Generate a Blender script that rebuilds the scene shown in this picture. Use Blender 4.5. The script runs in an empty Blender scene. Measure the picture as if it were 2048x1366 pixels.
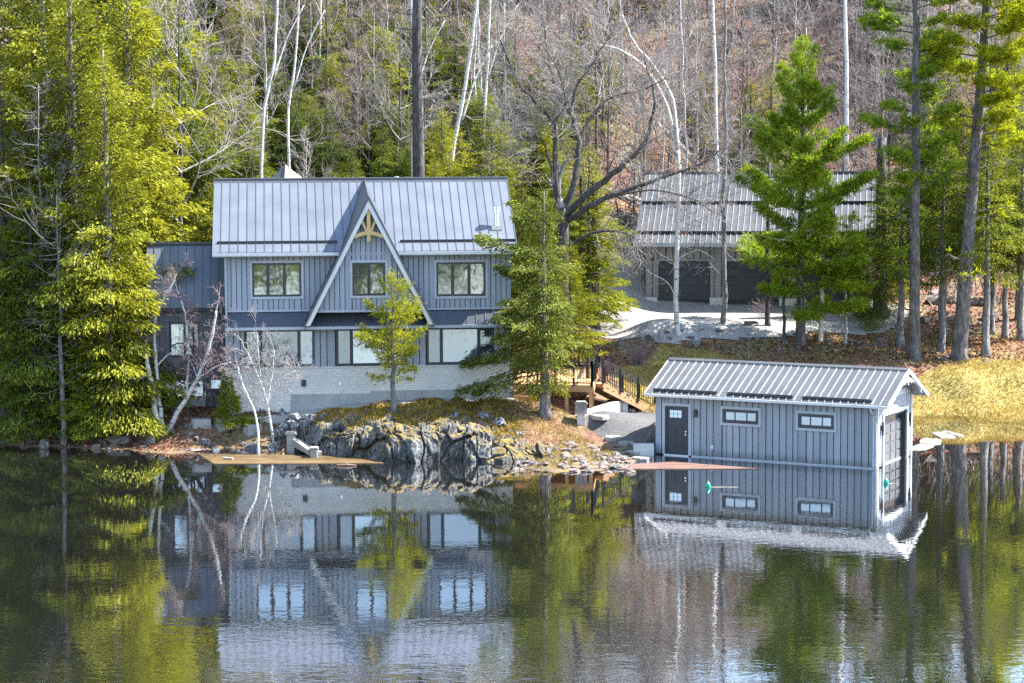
import bpy, math, random
import numpy as np
from mathutils import Vector, Matrix, noise
from math import radians as RAD

# ------------------------------------------------------------------ camera, light, exposure
SC = bpy.context.scene
COL = SC.collection
CAMZ, PITCH, ROLL, FPX = 13.2, RAD(4.97), RAD(-0.25), 4400.0
cd = bpy.data.cameras.new('camera'); cam = bpy.data.objects.new('camera', cd); COL.objects.link(cam)
cam.location = (0, 0, CAMZ)
cam.rotation_euler = (Matrix.Rotation(math.pi/2 - PITCH, 3, 'X') @ Matrix.Rotation(ROLL, 3, 'Z')).to_euler()
cd.sensor_width = 36.0; cd.lens = FPX/2048*36.0
cd.clip_start = 1.0; cd.clip_end = 3000.0
SC.camera = cam

SUN_AZ, SUN_EL = RAD(78), RAD(51)
wd = bpy.data.worlds.new('World'); SC.world = wd; wd.use_nodes = True
nt = wd.node_tree; nt.nodes.clear()
sky = nt.nodes.new('ShaderNodeTexSky'); sky.sky_type = 'NISHITA'; sky.sun_disc = False
sky.sun_elevation = SUN_EL; sky.sun_rotation = SUN_AZ; sky.air_density = 1.2; sky.dust_density = 0.7; sky.ozone_density = 1.6
bg = nt.nodes.new('ShaderNodeBackground'); bg.inputs[1].default_value = 0.125
wo = nt.nodes.new('ShaderNodeOutputWorld')
nt.links.new(sky.outputs[0], bg.inputs[0]); nt.links.new(bg.outputs[0], wo.inputs[0])
sl = bpy.data.lights.new('sun', 'SUN'); sl.energy = 5.0; sl.angle = RAD(0.5); sl.color = (1.0, 0.965, 0.90)
so = bpy.data.objects.new('sun', sl); COL.objects.link(so)
SUND = Vector((math.sin(SUN_AZ)*math.cos(SUN_EL), math.cos(SUN_AZ)*math.cos(SUN_EL), math.sin(SUN_EL)))
so.rotation_euler = SUND.to_track_quat('Z', 'Y').to_euler(); so.location = (60, 60, 80)
vs = SC.view_settings; vs.view_transform = 'Standard'; vs.look = 'None'; vs.exposure = 1.98; vs.gamma = 1.0; vs.use_curve_mapping = False
SC.render.engine = 'CYCLES'
SC.cycles.max_bounces = 5; SC.cycles.diffuse_bounces = 2; SC.cycles.glossy_bounces = 3; SC.cycles.transmission_bounces = 3
SC.cycles.transparent_max_bounces = 6; SC.cycles.caustics_reflective = False; SC.cycles.caustics_refractive = False
SC.cycles.use_denoising = False; SC.cycles.sampling_pattern = 'BLUE_NOISE'; SC.cycles.use_adaptive_sampling = False; SC.cycles.sample_clamp_indirect = 4.0

# survey of the site: where a sight line meets a height or a distance
MCAM = cam.rotation_euler.to_matrix()
def ray(px, py): return MCAM @ Vector(((px-1024)/FPX, (683-py)/FPX, -1.0))
def atY(px, py, Y):
    d = ray(px, py); return Vector((0, 0, CAMZ)) + d*(Y/d.y)
def atZ(px, py, z):
    d = ray(px, py); return Vector((0, 0, CAMZ)) + d*((z-CAMZ)/d.z)

# ------------------------------------------------------------------ helpers
def rgb(*c): return (c[0], c[1], c[2], 1.0)
MATS = {}
def newmat(name):
    m = bpy.data.materials.new(name); m.use_nodes = True; t = m.node_tree; t.nodes.clear()
    out = t.nodes.new('ShaderNodeOutputMaterial'); MATS[name] = m
    return m, t, out
def N(t, kind, **kw):
    n = t.nodes.new('ShaderNode'+kind)
    for k, v in kw.items():
        if k.startswith('i_'):
            key = k[2:]
            n.inputs[int(key) if key.isdigit() else key.replace('_', ' ')].default_value = v
        else: setattr(n, k, v)
    return n
def ramp(t, fac, stops):
    r = t.nodes.new('ShaderNodeValToRGB'); e = r.color_ramp.elements
    while len(e) < len(stops): e.new(0.5)
    for k, (p, c) in enumerate(stops): e[k].position = p; e[k].color = rgb(*c)
    t.links.new(fac, r.inputs[0]); return r.outputs[0]
def noise_tex(t, scale, detail=4, rough=0.55, vec=None, dist=0.0):
    n = N(t, 'TexNoise'); n.inputs['Scale'].default_value = scale; n.inputs['Detail'].default_value = detail
    n.inputs['Roughness'].default_value = rough; n.inputs['Distortion'].default_value = dist
    if vec is not None: t.links.new(vec, n.inputs['Vector'])
    return n.outputs[0]
def wcoord(t, scale=(1, 1, 1)):
    g = N(t, 'NewGeometry'); mp = N(t, 'Mapping'); mp.inputs['Scale'].default_value = scale
    t.links.new(g.outputs['Position'], mp.inputs['Vector']); return mp.outputs[0]
def ocoord(t, scale=(1, 1, 1)):
    g = N(t, 'TexCoord'); mp = N(t, 'Mapping'); mp.inputs['Scale'].default_value = scale
    t.links.new(g.outputs['Object'], mp.inputs['Vector']); return mp.outputs[0]
def mixc(t, fac, a, b, blend='MIX'):
    m = N(t, 'Mix', data_type='RGBA', blend_type=blend)
    for sock, v in ((m.inputs[0], fac), (m.inputs[6], a), (m.inputs[7], b)):
        if isinstance(v, (int, float)): sock.default_value = v
        elif isinstance(v, tuple): sock.default_value = rgb(*v)
        else: t.links.new(v, sock)
    return m.outputs[2]
def bump(t, h, strength=0.5, dist=0.05):
    b = N(t, 'Bump'); b.inputs['Strength'].default_value = strength; b.inputs['Distance'].default_value = dist
    t.links.new(h, b.inputs['Height']); return b.outputs[0]
def principled(t, out, col, rough=0.7, metal=0.0, normal=None, ior=None, rough_s=None):
    p = N(t, 'BsdfPrincipled')
    if isinstance(col, tuple): p.inputs['Base Color'].default_value = rgb(*col)
    else: t.links.new(col, p.inputs['Base Color'])
    p.inputs['Roughness'].default_value = rough; p.inputs['Metallic'].default_value = metal
    if rough_s is not None: t.links.new(rough_s, p.inputs['Roughness'])
    if ior: p.inputs['IOR'].default_value = ior
    if normal is not None: t.links.new(normal, p.inputs['Normal'])
    t.links.new(p.outputs[0], out.inputs[0]); return p
def simple(name, a, b, scale=3.0, rough=0.7, metal=0.0, bs=0.15, bscale=None, stretch=(1, 1, 1), bd=0.03, per_obj=0.0):
    m, t, out = newmat(name); v = wcoord(t, stretch)
    c = ramp(t, noise_tex(t, scale, 5, 0.6, v), [(0.3, a), (0.7, b)])
    if per_obj:
        oi = N(t, 'ObjectInfo'); mr = N(t, 'MapRange'); mr.inputs[3].default_value = 1-per_obj; mr.inputs[4].default_value = 1+per_obj
        t.links.new(oi.outputs['Random'], mr.inputs[0])
        vm = N(t, 'VectorMath', operation='SCALE'); t.links.new(c, vm.inputs[0]); t.links.new(mr.outputs[0], vm.inputs['Scale']); c = vm.outputs[0]
    nrm = bump(t, noise_tex(t, bscale or scale*4, 4, 0.6, v), bs, bd) if bs else None
    principled(t, out, c, rough, metal, nrm); return m

simple('siding', (0.285, 0.315, 0.375), (0.34, 0.37, 0.43), 1.2, 0.6, 0, 0.1, 30, (1, 1, .25), .01, .11)
def mat_lake_siding():
    m, t, out = newmat('siding_lake'); v = wcoord(t, (1, 1, .25)); oi = N(t, 'ObjectInfo')
    c = ramp(t, noise_tex(t, 1.6, 6, .65, v), [(.3, (.255, .28, .33)), (.7, (.345, .37, .42))])
    mr = N(t, 'MapRange'); mr.inputs[3].default_value = .88; mr.inputs[4].default_value = 1.12; t.links.new(oi.outputs['Random'], mr.inputs[0])
    vm = N(t, 'VectorMath', operation='SCALE'); t.links.new(c, vm.inputs[0]); t.links.new(mr.outputs[0], vm.inputs['Scale'])
    sp = N(t, 'SeparateXYZ'); t.links.new(wcoord(t), sp.inputs[0]); a = N(t, 'Math', operation='MULTIPLY_ADD'); t.links.new(noise_tex(t, 2.2, 5, .7, wcoord(t, (1, 1, .4))), a.inputs[0]); a.inputs[1].default_value = -.55; t.links.new(sp.outputs[2], a.inputs[2])
    st = N(t, 'MapRange'); st.inputs[1].default_value = .12; st.inputs[2].default_value = -.20; t.links.new(a.outputs[0], st.inputs[0])
    fk = N(t, 'Math', operation='MULTIPLY'); t.links.new(st.outputs[0], fk.inputs[0]); fk.inputs[1].default_value = .7
    principled(t, out, mixc(t, fk.outputs[0], vm.outputs[0], (.10, .10, .085)), .6, 0, bump(t, noise_tex(t, 30, 3, .6, v), .1, .01))
mat_lake_siding()
simple('groove_shade', (0.03, 0.033, 0.042), (0.045, 0.05, 0.06), 1.2, 0.7, 0, 0.1)  # near-black wall core: shade of the gaps between boards put into its colour
simple('siding_dark', (0.12, 0.135, 0.165), (0.155, 0.17, 0.20), 1.2, 0.6, 0, 0.1, 30, (1, 1, .25), .01, .07)
simple('siding_garage', (0.20, 0.205, 0.21), (0.26, 0.26, 0.26), 1.2, 0.65, 0, 0.1, 30, (1, 1, .25), .01, .07)
simple('trim_white', (0.60, 0.60, 0.60), (0.72, 0.72, 0.71), 2, 0.5, 0, 0.05)
simple('trim_grey', (0.36, 0.39, 0.44), (0.44, 0.47, 0.52), 2, 0.5, 0, 0.05)
simple('black_paint', (0.009, 0.011, 0.017), (0.015, 0.018, 0.026), 3, 0.45, 0, 0.05)
simple('door_dark', (0.014, 0.018, 0.030), (0.022, 0.028, 0.042), 3, 0.5, 0, 0.08)
simple('door_blue', (0.03, 0.045, 0.06), (0.045, 0.06, 0.08), 3, 0.5, 0, 0.08)
simple('door_grey', (0.085, 0.085, 0.095), (0.115, 0.115, 0.125), 3, 0.5, 0, 0.08)
simple('roof_metal', (0.135, 0.15, 0.18), (0.18, 0.197, 0.225), 0.8, 0.38, 0.35, 0.03, 6, (1, 1, 1), .02, .05)
simple('roof_metal_grey', (0.085, 0.086, 0.09), (0.125, 0.125, 0.125), 0.8, 0.45, 0.2, 0.03, 6, (1, 1, 1), .02, .05)
simple('roof_dark', (0.060, 0.068, 0.085), (0.085, 0.092, 0.11), 1.0, 0.4, 0.3, 0.03, 6)
simple('seam_pale', (0.27, 0.27, 0.275), (0.38, 0.38, 0.38), 2, 0.35, 0.3, 0.02)
simple('seam_dark', (0.09, 0.10, 0.12), (0.12, 0.13, 0.15), 2, 0.45, 0.3, 0.02)
simple('steel', (0.55, 0.57, 0.6), (0.68, 0.7, 0.72), 4, 0.3, 0.8, 0.03)
simple('oak_beam', (0.52, 0.36, 0.15), (0.62, 0.44, 0.2), 2, 0.6, 0, 0.15, 12, (1, 1, .3))
simple('deck_wood', (0.42, 0.24, 0.115), (0.56, 0.33, 0.17), 3, 0.65, 0, 0.2, 14, (1, 1, 1), .02, .12)
simple('old_wood', (0.13, 0.10, 0.08), (0.2, 0.16, 0.13), 3, 0.8, 0, 0.3, 14, (1, 1, 1), .03, .2)
simple('dock_wet', (0.105, 0.066, 0.028), (0.19, 0.125, 0.058), 1.2, 0.45, 0, 0.2, 8, (1, 1, 1), .02, .14)
simple('dock_red', (0.15, 0.085, 0.065), (0.22, 0.13, 0.10), 1.2, 0.45, 0, 0.2, 8, (1, 1, 1), .02, .08)
simple('concrete', (0.30, 0.30, 0.30), (0.42, 0.42, 0.41), 1.5, 0.85, 0, 0.3, 12)
simple('concrete_pale', (0.45, 0.45, 0.46), (0.62, 0.61, 0.60), 1.2, 0.85, 0, 0.3, 9)
simple('stone_slab', (0.22, 0.21, 0.20), (0.36, 0.34, 0.32), 1.5, 0.85, 0, 0.5, 8, (1, 1, 1), .04, .15)
simple('stone_pale', (0.12, 0.11, 0.095), (0.24, 0.22, 0.19), 1.5, 0.8, 0, 0.4, 8)
simple('green_buoy', (0.0, 0.30, 0.20), (0.0, 0.36, 0.25), 3, 0.35, 0, 0.0)
simple('rope', (0.4, 0.36, 0.28), (0.5, 0.46, 0.36), 8, 0.9)
simple('blind', (0.55, 0.57, 0.6), (0.62, 0.63, 0.65), 2, 0.8)
simple('interior', (0.02, 0.021, 0.024), (0.035, 0.036, 0.04), 1, 0.9)
simple('lamp_glass', (0.5, 0.45, 0.35), (0.6, 0.55, 0.45), 3, 0.3)

def mat_brick():
    m, t, out = newmat('white_brick'); v = ocoord(t)
    sx = N(t, 'SeparateXYZ'); t.links.new(v, sx.inputs[0]); cx = N(t, 'CombineXYZ')
    t.links.new(sx.outputs[0], cx.inputs[0]); t.links.new(sx.outputs[2], cx.inputs[1])
    b = N(t, 'TexBrick'); b.inputs['Scale'].default_value = 1.0; b.inputs['Brick Width'].default_value = 0.22; b.inputs['Row Height'].default_value = 0.075
    b.inputs['Mortar Size'].default_value = 0.008; b.inputs['Color1'].default_value = rgb(.68, .66, .62); b.inputs['Color2'].default_value = rgb(.78, .76, .72); b.inputs['Mortar'].default_value = rgb(.50, .49, .47)
    t.links.new(cx.outputs[0], b.inputs['Vector'])
    c = mixc(t, 0.5, b.outputs[0], ramp(t, noise_tex(t, 1.1, 5, .6, v), [(0.3, (.56, .545, .52)), (.7, (.80, .78, .74))]))
    iv = N(t, 'Math', operation='SUBTRACT'); iv.inputs[0].default_value = 1; t.links.new(b.outputs[1], iv.inputs[1])
    principled(t, out, c, .75, 0, bump(t, iv.outputs[0], .6, .012)); return m
mat_brick()

def mat_glass(name, tint, refl):
    m, t, out = newmat(name)
    d = N(t, 'BsdfDiffuse'); v = wcoord(t)
    t.links.new(ramp(t, noise_tex(t, .8, 2, .5, v), [(.35, tint), (.7, tuple(min(1, x*2.0) for x in tint))]), d.inputs[0])
    g = N(t, 'BsdfGlossy'); g.inputs['Roughness'].default_value = .03; g.inputs[0].default_value = rgb(.85, .9, 1)
    t.links.new(bump(t, noise_tex(t, 1.4, 2, .5, v), .08, .05), g.inputs['Normal'])
    mx = N(t, 'MixShader'); mx.inputs[0].default_value = refl
    t.links.new(d.outputs[0], mx.inputs[1]); t.links.new(g.outputs[0], mx.inputs[2]); t.links.new(mx.outputs[0], out.inputs[0])
mat_glass('glass', (.018, .022, .035), .40)
mat_glass('glass_blind', (.07, .08, .105), .27)
mat_glass('glass_dim', (.02, .025, .04), .20)

def mat_leaf(name, a, b, c, trans=.35):
    m, t, out = newmat(name)
    g = N(t, 'NewGeometry'); oi = N(t, 'ObjectInfo')
    ad = N(t, 'Math', operation='MULTIPLY_ADD'); t.links.new(oi.outputs['Random'], ad.inputs[0]); ad.inputs[1].default_value = .30; ad.inputs[2].default_value = -.15
    big = noise_tex(t, .55, 2, .5, wcoord(t))
    s1 = N(t, 'Math', operation='MULTIPLY_ADD'); t.links.new(g.outputs['Random Per Island'], s1.inputs[0]); s1.inputs[1].default_value = .5; t.links.new(ad.outputs[0], s1.inputs[2])
    s2 = N(t, 'Math', operation='MULTIPLY_ADD'); t.links.new(big, s2.inputs[0]); s2.inputs[1].default_value = .9; t.links.new(s1.outputs[0], s2.inputs[2])
    s3 = N(t, 'Math', operation='SUBTRACT'); t.links.new(s2.outputs[0], s3.inputs[0]); s3.inputs[1].default_value = .2
    col = ramp(t, s3.outputs[0], [(.12, a), (.5, b), (.92, c)])
    d = N(t, 'BsdfDiffuse'); tr = N(t, 'BsdfTranslucent'); t.links.new(col, d.inputs[0])
    vm = N(t, 'VectorMath', operation='MULTIPLY'); vm.inputs[1].default_value = (1.35, 1.2, .5); t.links.new(col, vm.inputs[0]); t.links.new(vm.outputs[0], tr.inputs[0])
    mx = N(t, 'MixShader'); mx.inputs[0].default_value = trans; t.links.new(d.outputs[0], mx.inputs[1]); t.links.new(tr.outputs[0], mx.inputs[2])
    gl = N(t, 'BsdfGlossy'); gl.inputs['Roughness'].default_value = .45; mx2 = N(t, 'MixShader'); mx2.inputs[0].default_value = .008
    t.links.new(mx.outputs[0], mx2.inputs[1]); t.links.new(gl.outputs[0], mx2.inputs[2]); t.links.new(mx2.outputs[0], out.inputs[0])
mat_leaf('cedar_yellow', (.075, .095, .014), (.215, .235, .024), (.41, .41, .050), .36)
mat_leaf('cedar_green', (.045, .068, .014), (.125, .165, .024), (.29, .32, .045), .36)
mat_leaf('hemlock_dark', (.040, .070, .016), (.11, .16, .026), (.25, .29, .045), .38)
mat_leaf('pine_green', (.085, .155, .018), (.235, .335, .032), (.43, .47, .050), .45)
mat_leaf('pine_yellow', (.11, .16, .012), (.27, .33, .02), (.44, .45, .03), .45)
mat_leaf('fir_green', (.036, .058, .018), (.105, .138, .028), (.28, .30, .060), .33)
mat_leaf('seedling_green', (.10, .13, .012), (.25, .28, .025), (.42, .42, .05), .40)
mat_leaf('leaf_litter', (.07, .028, .016), (.23, .095, .055), (.42, .22, .14), .1)
mat_leaf('litter_ochre', (.12, .08, .03), (.27, .18, .06), (.42, .33, .15), .1)
mat_leaf('grass_straw', (.17, .125, .040), (.33, .25, .085), (.47, .37, .15), .25)
mat_leaf('moss', (.07, .05, .015), (.25, .17, .03), (.40, .32, .06), .15)
mat_leaf('dead_leaf', (.20, .06, .025), (.38, .15, .07), (.5, .25, .13), .35)

def mat_bark(name, a, b, c, sc=6, st=(1, 1, .25), bs=.8, bd=.04):
    m, t, out = newmat(name); v = wcoord(t, st)
    n1 = noise_tex(t, sc, 5, .65, v); col = ramp(t, n1, [(.3, a), (.5, b), (.72, c)])
    principled(t, out, col, .9, 0, bump(t, noise_tex(t, sc*2.5, 4, .6, v), bs, bd))
mat_bark('bark_dark', (.025, .022, .022), (.075, .068, .065), (.19, .175, .17), 7, (1, 1, .3), 1.0, .08)
mat_bark('bark_grey', (.06, .056, .056), (.19, .18, .18), (.38, .365, .35), 7, (1, 1, .3), 1.0, .07)
mat_bark('bark_pine', (.035, .032, .034), (.12, .105, .10), (.28, .25, .24), 7, (1, 1, .3), 1.0, .08)
mat_bark('bark_pale', (.22, .20, .18), (.38, .35, .32), (.55, .52, .49))
mat_bark('twig_mauve', (.10, .07, .068), (.21, .155, .15), (.40, .32, .31), 2)
mat_bark('twig_grey', (.11, .10, .095), (.25, .225, .215), (.45, .42, .40), 2)
mat_bark('twig_red', (.13, .085, .09), (.26, .19, .195), (.46, .38, .37), 2)
mat_bark('twig_white', (.20, .18, .175), (.34, .31, .30), (.50, .47, .45), 3)
def mat_birch():
    m, t, out = newmat('birch_bark'); v = wcoord(t, (1.2, 1.2, 7))
    n1 = noise_tex(t, 3.0, 4, .6, v); c = ramp(t, n1, [(.36, (.03, .028, .028)), (.42, (.62, .60, .58)), (.8, (.84, .82, .80))])
    principled(t, out, c, .7, 0, bump(t, n1, .3, .02))
mat_birch()

def mat_rock(name, a, b, c, lichen, lic_amt=.5, sc=1.6):
    m, t, out = newmat(name); v = wcoord(t)
    base = ramp(t, noise_tex(t, sc, 8, .68, v, .4), [(.28, a), (.5, b), (.75, c)])
    vo = N(t, 'TexVoronoi'); vo.feature = 'DISTANCE_TO_EDGE'; vo.inputs['Scale'].default_value = 1.7
    vv = N(t, 'VectorMath', operation='ADD'); nn = N(t, 'TexNoise'); nn.inputs['Scale'].default_value = 2.5; t.links.new(v, nn.inputs['Vector'])
    t.links.new(v, vv.inputs[0]); t.links.new(nn.outputs[1], vv.inputs[1]); t.links.new(vv.outputs[0], vo.inputs['Vector'])
    crack = ramp(t, vo.outputs[0], [(.0, (.25, .25, .25)), (.05, (1, 1, 1))])
    lic = ramp(t, noise_tex(t, 9.0, 7, .75, v, .8), [(lic_amt-.04, (0, 0, 0)), (lic_amt+.12, (1, 1, 1))])
    col = mixc(t, 1.0, mixc(t, lic, base, lichen), crack, 'MULTIPLY')
    h = mixc(t, .4, noise_tex(t, 5, 8, .7, v), crack)
    principled(t, out, col, .9, 0, bump(t, h, 1.0, .09))
mat_rock('rock_lichen', (.022, .021, .021), (.065, .062, .062), (.15, .145, .145), (.36, .38, .41), .50)
mat_rock('rock_grey', (.07, .065, .06), (.16, .145, .135), (.30, .27, .25), (.38, .38, .36), .60)
mat_rock('rock_pink', (.10, .075, .065), (.22, .165, .145), (.36, .29, .26), (.40, .38, .35), .62)

def mat_bluff():
    m, t, out = newmat('rock_bluff'); v = wcoord(t)
    base = ramp(t, noise_tex(t, 1.8, 9, .7, v, .5), [(.3, (.014, .013, .014)), (.5, (.045, .043, .043)), (.75, (.115, .11, .105))])
    patch = ramp(t, noise_tex(t, .9, 4, .6, v), [(.40, (.15, .15, .15)), (.62, (1, 1, 1))])
    lic = ramp(t, noise_tex(t, 7.5, 8, .8, v, 1.2), [(.47, (0, 0, 0)), (.56, (1, 1, 1))])
    col = mixc(t, mixc(t, 1.0, patch, lic, 'MULTIPLY'), base, ramp(t, noise_tex(t, 3, 4, .6, v), [(.3, (.16, .18, .20)), (.7, (.31, .33, .34))]))
    moss = ramp(t, noise_tex(t, 3.5, 7, .75, v), [(.3, (.045, .035, .012)), (.5, (.20, .13, .025)), (.66, (.30, .215, .045)), (.8, (.24, .25, .04))])
    g = N(t, 'NewGeometry'); sn = N(t, 'SeparateXYZ'); t.links.new(g.outputs['Normal'], sn.inputs[0])
    fm = N(t, 'Math', operation='MULTIPLY_ADD'); t.links.new(noise_tex(t, .8, 6, .7, v), fm.inputs[0]); fm.inputs[1].default_value = 1.1; t.links.new(sn.outputs[2], fm.inputs[2])
    fd = N(t, 'Math', operation='DIVIDE'); t.links.new(fm.outputs[0], fd.inputs[0]); fd.inputs[1].default_value = 2.1
    col = mixc(t, ramp(t, fd.outputs[0], [(.56, (0, 0, 0)), (.64, (1, 1, 1))]), col, moss)
    principled(t, out, col, .92, 0, bump(t, noise_tex(t, 6, 9, .75, v), 1.0, .07))
mat_bluff()

def mat_ground():
    m, t, out = newmat('ground_mix'); v = wcoord(t)
    at = N(t, 'Attribute'); at.attribute_name = 'zone'; sp = N(t, 'SeparateColor'); t.links.new(at.outputs['Color'], sp.inputs[0])
    def mask(s, k=.9):
        a = N(t, 'Math', operation='MULTIPLY_ADD'); t.links.new(noise_tex(t, 1.3, 6, .65, v), a.inputs[0]); a.inputs[1].default_value = k; t.links.new(s, a.inputs[2])
        return ramp(t, a.outputs[0], [(.44+k/2-.04, (0, 0, 0)), (.56+k/2+.04, (1, 1, 1))])
    litter = ramp(t, noise_tex(t, 4.5, 8, .75, v), [(.30, (.030, .020, .016)), (.46, (.145, .062, .038)), (.60, (.25, .125, .085)), (.78, (.37, .23, .17))])
    litter = mixc(t, ramp(t, noise_tex(t, .35, 4, .6, v), [(.4, (0, 0, 0)), (.62, (1, 1, 1))]), litter, ramp(t, noise_tex(t, 5, 6, .7, v), [(.3, (.07, .055, .03)), (.6, (.22, .17, .085)), (.8, (.32, .26, .12))]))
    lawn = ramp(t, noise_tex(t, 3.2, 8, .72, v), [(.28, (.14, .115, .035)), (.5, (.34, .265, .085)), (.75, (.46, .375, .15))])
    lawn = mixc(t, ramp(t, noise_tex(t, .5, 4, .6, v), [(.46, (0, 0, 0)), (.66, (.75, .75, .75))]), lawn, (.22, .20, .055))
    rock = ramp(t, noise_tex(t, 2.4, 9, .75, v, .6), [(.28, (.03, .028, .028)), (.5, (.10, .095, .09)), (.7, (.26, .245, .23)), (.85, (.42, .40, .38))])
    moss = ramp(t, noise_tex(t, 3.5, 6, .7, v), [(.3, (.05, .04, .02)), (.55, (.20, .13, .045)), (.8, (.27, .22, .07))])
    flat = N(t, 'NewGeometry'); sn = N(t, 'SeparateXYZ'); t.links.new(flat.outputs['Normal'], sn.inputs[0])
    fm = N(t, 'Math', operation='MULTIPLY_ADD'); t.links.new(noise_tex(t, 1.1, 6, .7, v), fm.inputs[0]); fm.inputs[1].default_value = 1.2; t.links.new(sn.outputs[2], fm.inputs[2])
    fd = N(t, 'Math', operation='DIVIDE'); t.links.new(fm.outputs[0], fd.inputs[0]); fd.inputs[1].default_value = 2.2
    rock = mixc(t, ramp(t, fd.outputs[0], [(.62, (0, 0, 0)), (.74, (1, 1, 1))]), rock, moss)
    depth_dark = ramp(t, noise_tex(t, 1.5, 5, .6, v), [(.3, (.012, .013, .008)), (.7, (.03, .028, .015))])  # light lost in deep water, put into the colour of the lake bed
    shallow = ramp(t, noise_tex(t, 2.5, 6, .7, v), [(.3, (.10, .065, .02)), (.6, (.30, .19, .06)), (.8, (.36, .24, .10))])
    c = mixc(t, mask(sp.outputs[0]), litter, lawn)
    c = mixc(t, mask(sp.outputs[1]), c, rock)
    c = mixc(t, mask(sp.outputs[2]), c, ramp(t, noise_tex(t, 9, 6, .75, v), [(.3, (.05, .048, .05)), (.7, (.15, .146, .148))]))  # walkway gravel kept dark: the shade over it is put into the colour
    pz = N(t, 'SeparateXYZ'); t.links.new(flat.outputs['Position'], pz.inputs[0])
    mr = N(t, 'MapRange'); mr.inputs[1].default_value = .0; mr.inputs[2].default_value = -.1; t.links.new(pz.outputs[2], mr.inputs[0])
    c = mixc(t, mr.outputs[0], c, shallow)
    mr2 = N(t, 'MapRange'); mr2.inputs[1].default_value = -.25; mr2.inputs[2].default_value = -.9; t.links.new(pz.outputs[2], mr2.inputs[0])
    c = mixc(t, mr2.outputs[0], c, depth_dark)
    principled(t, out, c, .95, 0, bump(t, noise_tex(t, 7, 7, .7, v), .9, .08))
mat_ground()

def mat_gravel():
    m, t, out = newmat('gravel'); v = wcoord(t)
    c = ramp(t, noise_tex(t, 14, 6, .8, v), [(.25, (.15, .14, .13)), (.5, (.30, .285, .27)), (.75, (.44, .425, .405))])
    c = mixc(t, ramp(t, noise_tex(t, 1.0, 6, .7, wcoord(t, (.35, 1.6, 1))), [(.54, (0, 0, 0)), (.66, (.5, .5, .5))]), c, (.15, .14, .13))
    principled(t, out, c, .95, 0, bump(t, noise_tex(t, 20, 4, .7, v), .6, .04))
mat_gravel()

def mat_water():
    m, t, out = newmat('lake_water'); v = wcoord(t)
    sp = N(t, 'SeparateXYZ'); t.links.new(v, sp.inputs[0])
    nr = N(t, 'MapRange'); nr.inputs[1].default_value = 88; nr.inputs[2].default_value = 48; nr.inputs[3].default_value = .10; nr.inputs[4].default_value = 1.0; t.links.new(sp.outputs[1], nr.inputs[0])
    patch = N(t, 'MapRange'); patch.inputs[1].default_value = .35; patch.inputs[2].default_value = .7; patch.inputs[3].default_value = .45; patch.inputs[4].default_value = 1.2
    t.links.new(noise_tex(t, .07, 3, .5, v), patch.inputs[0])
    ms = N(t, 'Math', operation='MULTIPLY'); t.links.new(nr.outputs[0], ms.inputs[0]); t.links.new(patch.outputs[0], ms.inputs[1])
    rip = mixc(t, .35, noise_tex(t, 1.1, 2, .45, wcoord(t, (.55, 1, 1))), noise_tex(t, 4.5, 2, .5, wcoord(t, (.7, 1, 1))))
    b = N(t, 'Bump'); b.inputs['Distance'].default_value = .05; t.links.new(rip, b.inputs['Height']); 
    sc = N(t, 'Math', operation='MULTIPLY'); t.links.new(ms.outputs[0], sc.inputs[0]); sc.inputs[1].default_value = .25; t.links.new(sc.outputs[0], b.inputs['Strength'])
    fr = N(t, 'Fresnel'); fr.inputs['IOR'].default_value = 1.75; t.links.new(b.outputs[0], fr.inputs['Normal'])
    gl = N(t, 'BsdfGlossy'); gl.inputs['Roughness'].default_value = .015; gl.inputs[0].default_value = rgb(.98, .98, 1.0); t.links.new(b.outputs[0], gl.inputs['Normal'])
    tr = N(t, 'BsdfTransparent'); tr.inputs[0].default_value = rgb(.50, .48, .40)
    mx = N(t, 'MixShader'); fa = N(t, 'Math', operation='MULTIPLY_ADD'); t.links.new(fr.outputs[0], fa.inputs[0]); fa.inputs[1].default_value = .48; fa.inputs[2].default_value = .50; t.links.new(fa.outputs[0], mx.inputs[0]); df = N(t, 'BsdfDiffuse'); df.inputs[0].default_value = rgb(.050, .052, .046); tm = N(t, 'MixShader'); tm.inputs[0].default_value = .22; t.links.new(tr.outputs[0], tm.inputs[1]); t.links.new(df.outputs[0], tm.inputs[2]); t.links.new(tm.outputs[0], mx.inputs[1]); t.links.new(gl.outputs[0], mx.inputs[2])
    t.links.new(mx.outputs[0], out.inputs[0])
mat_water()

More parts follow.
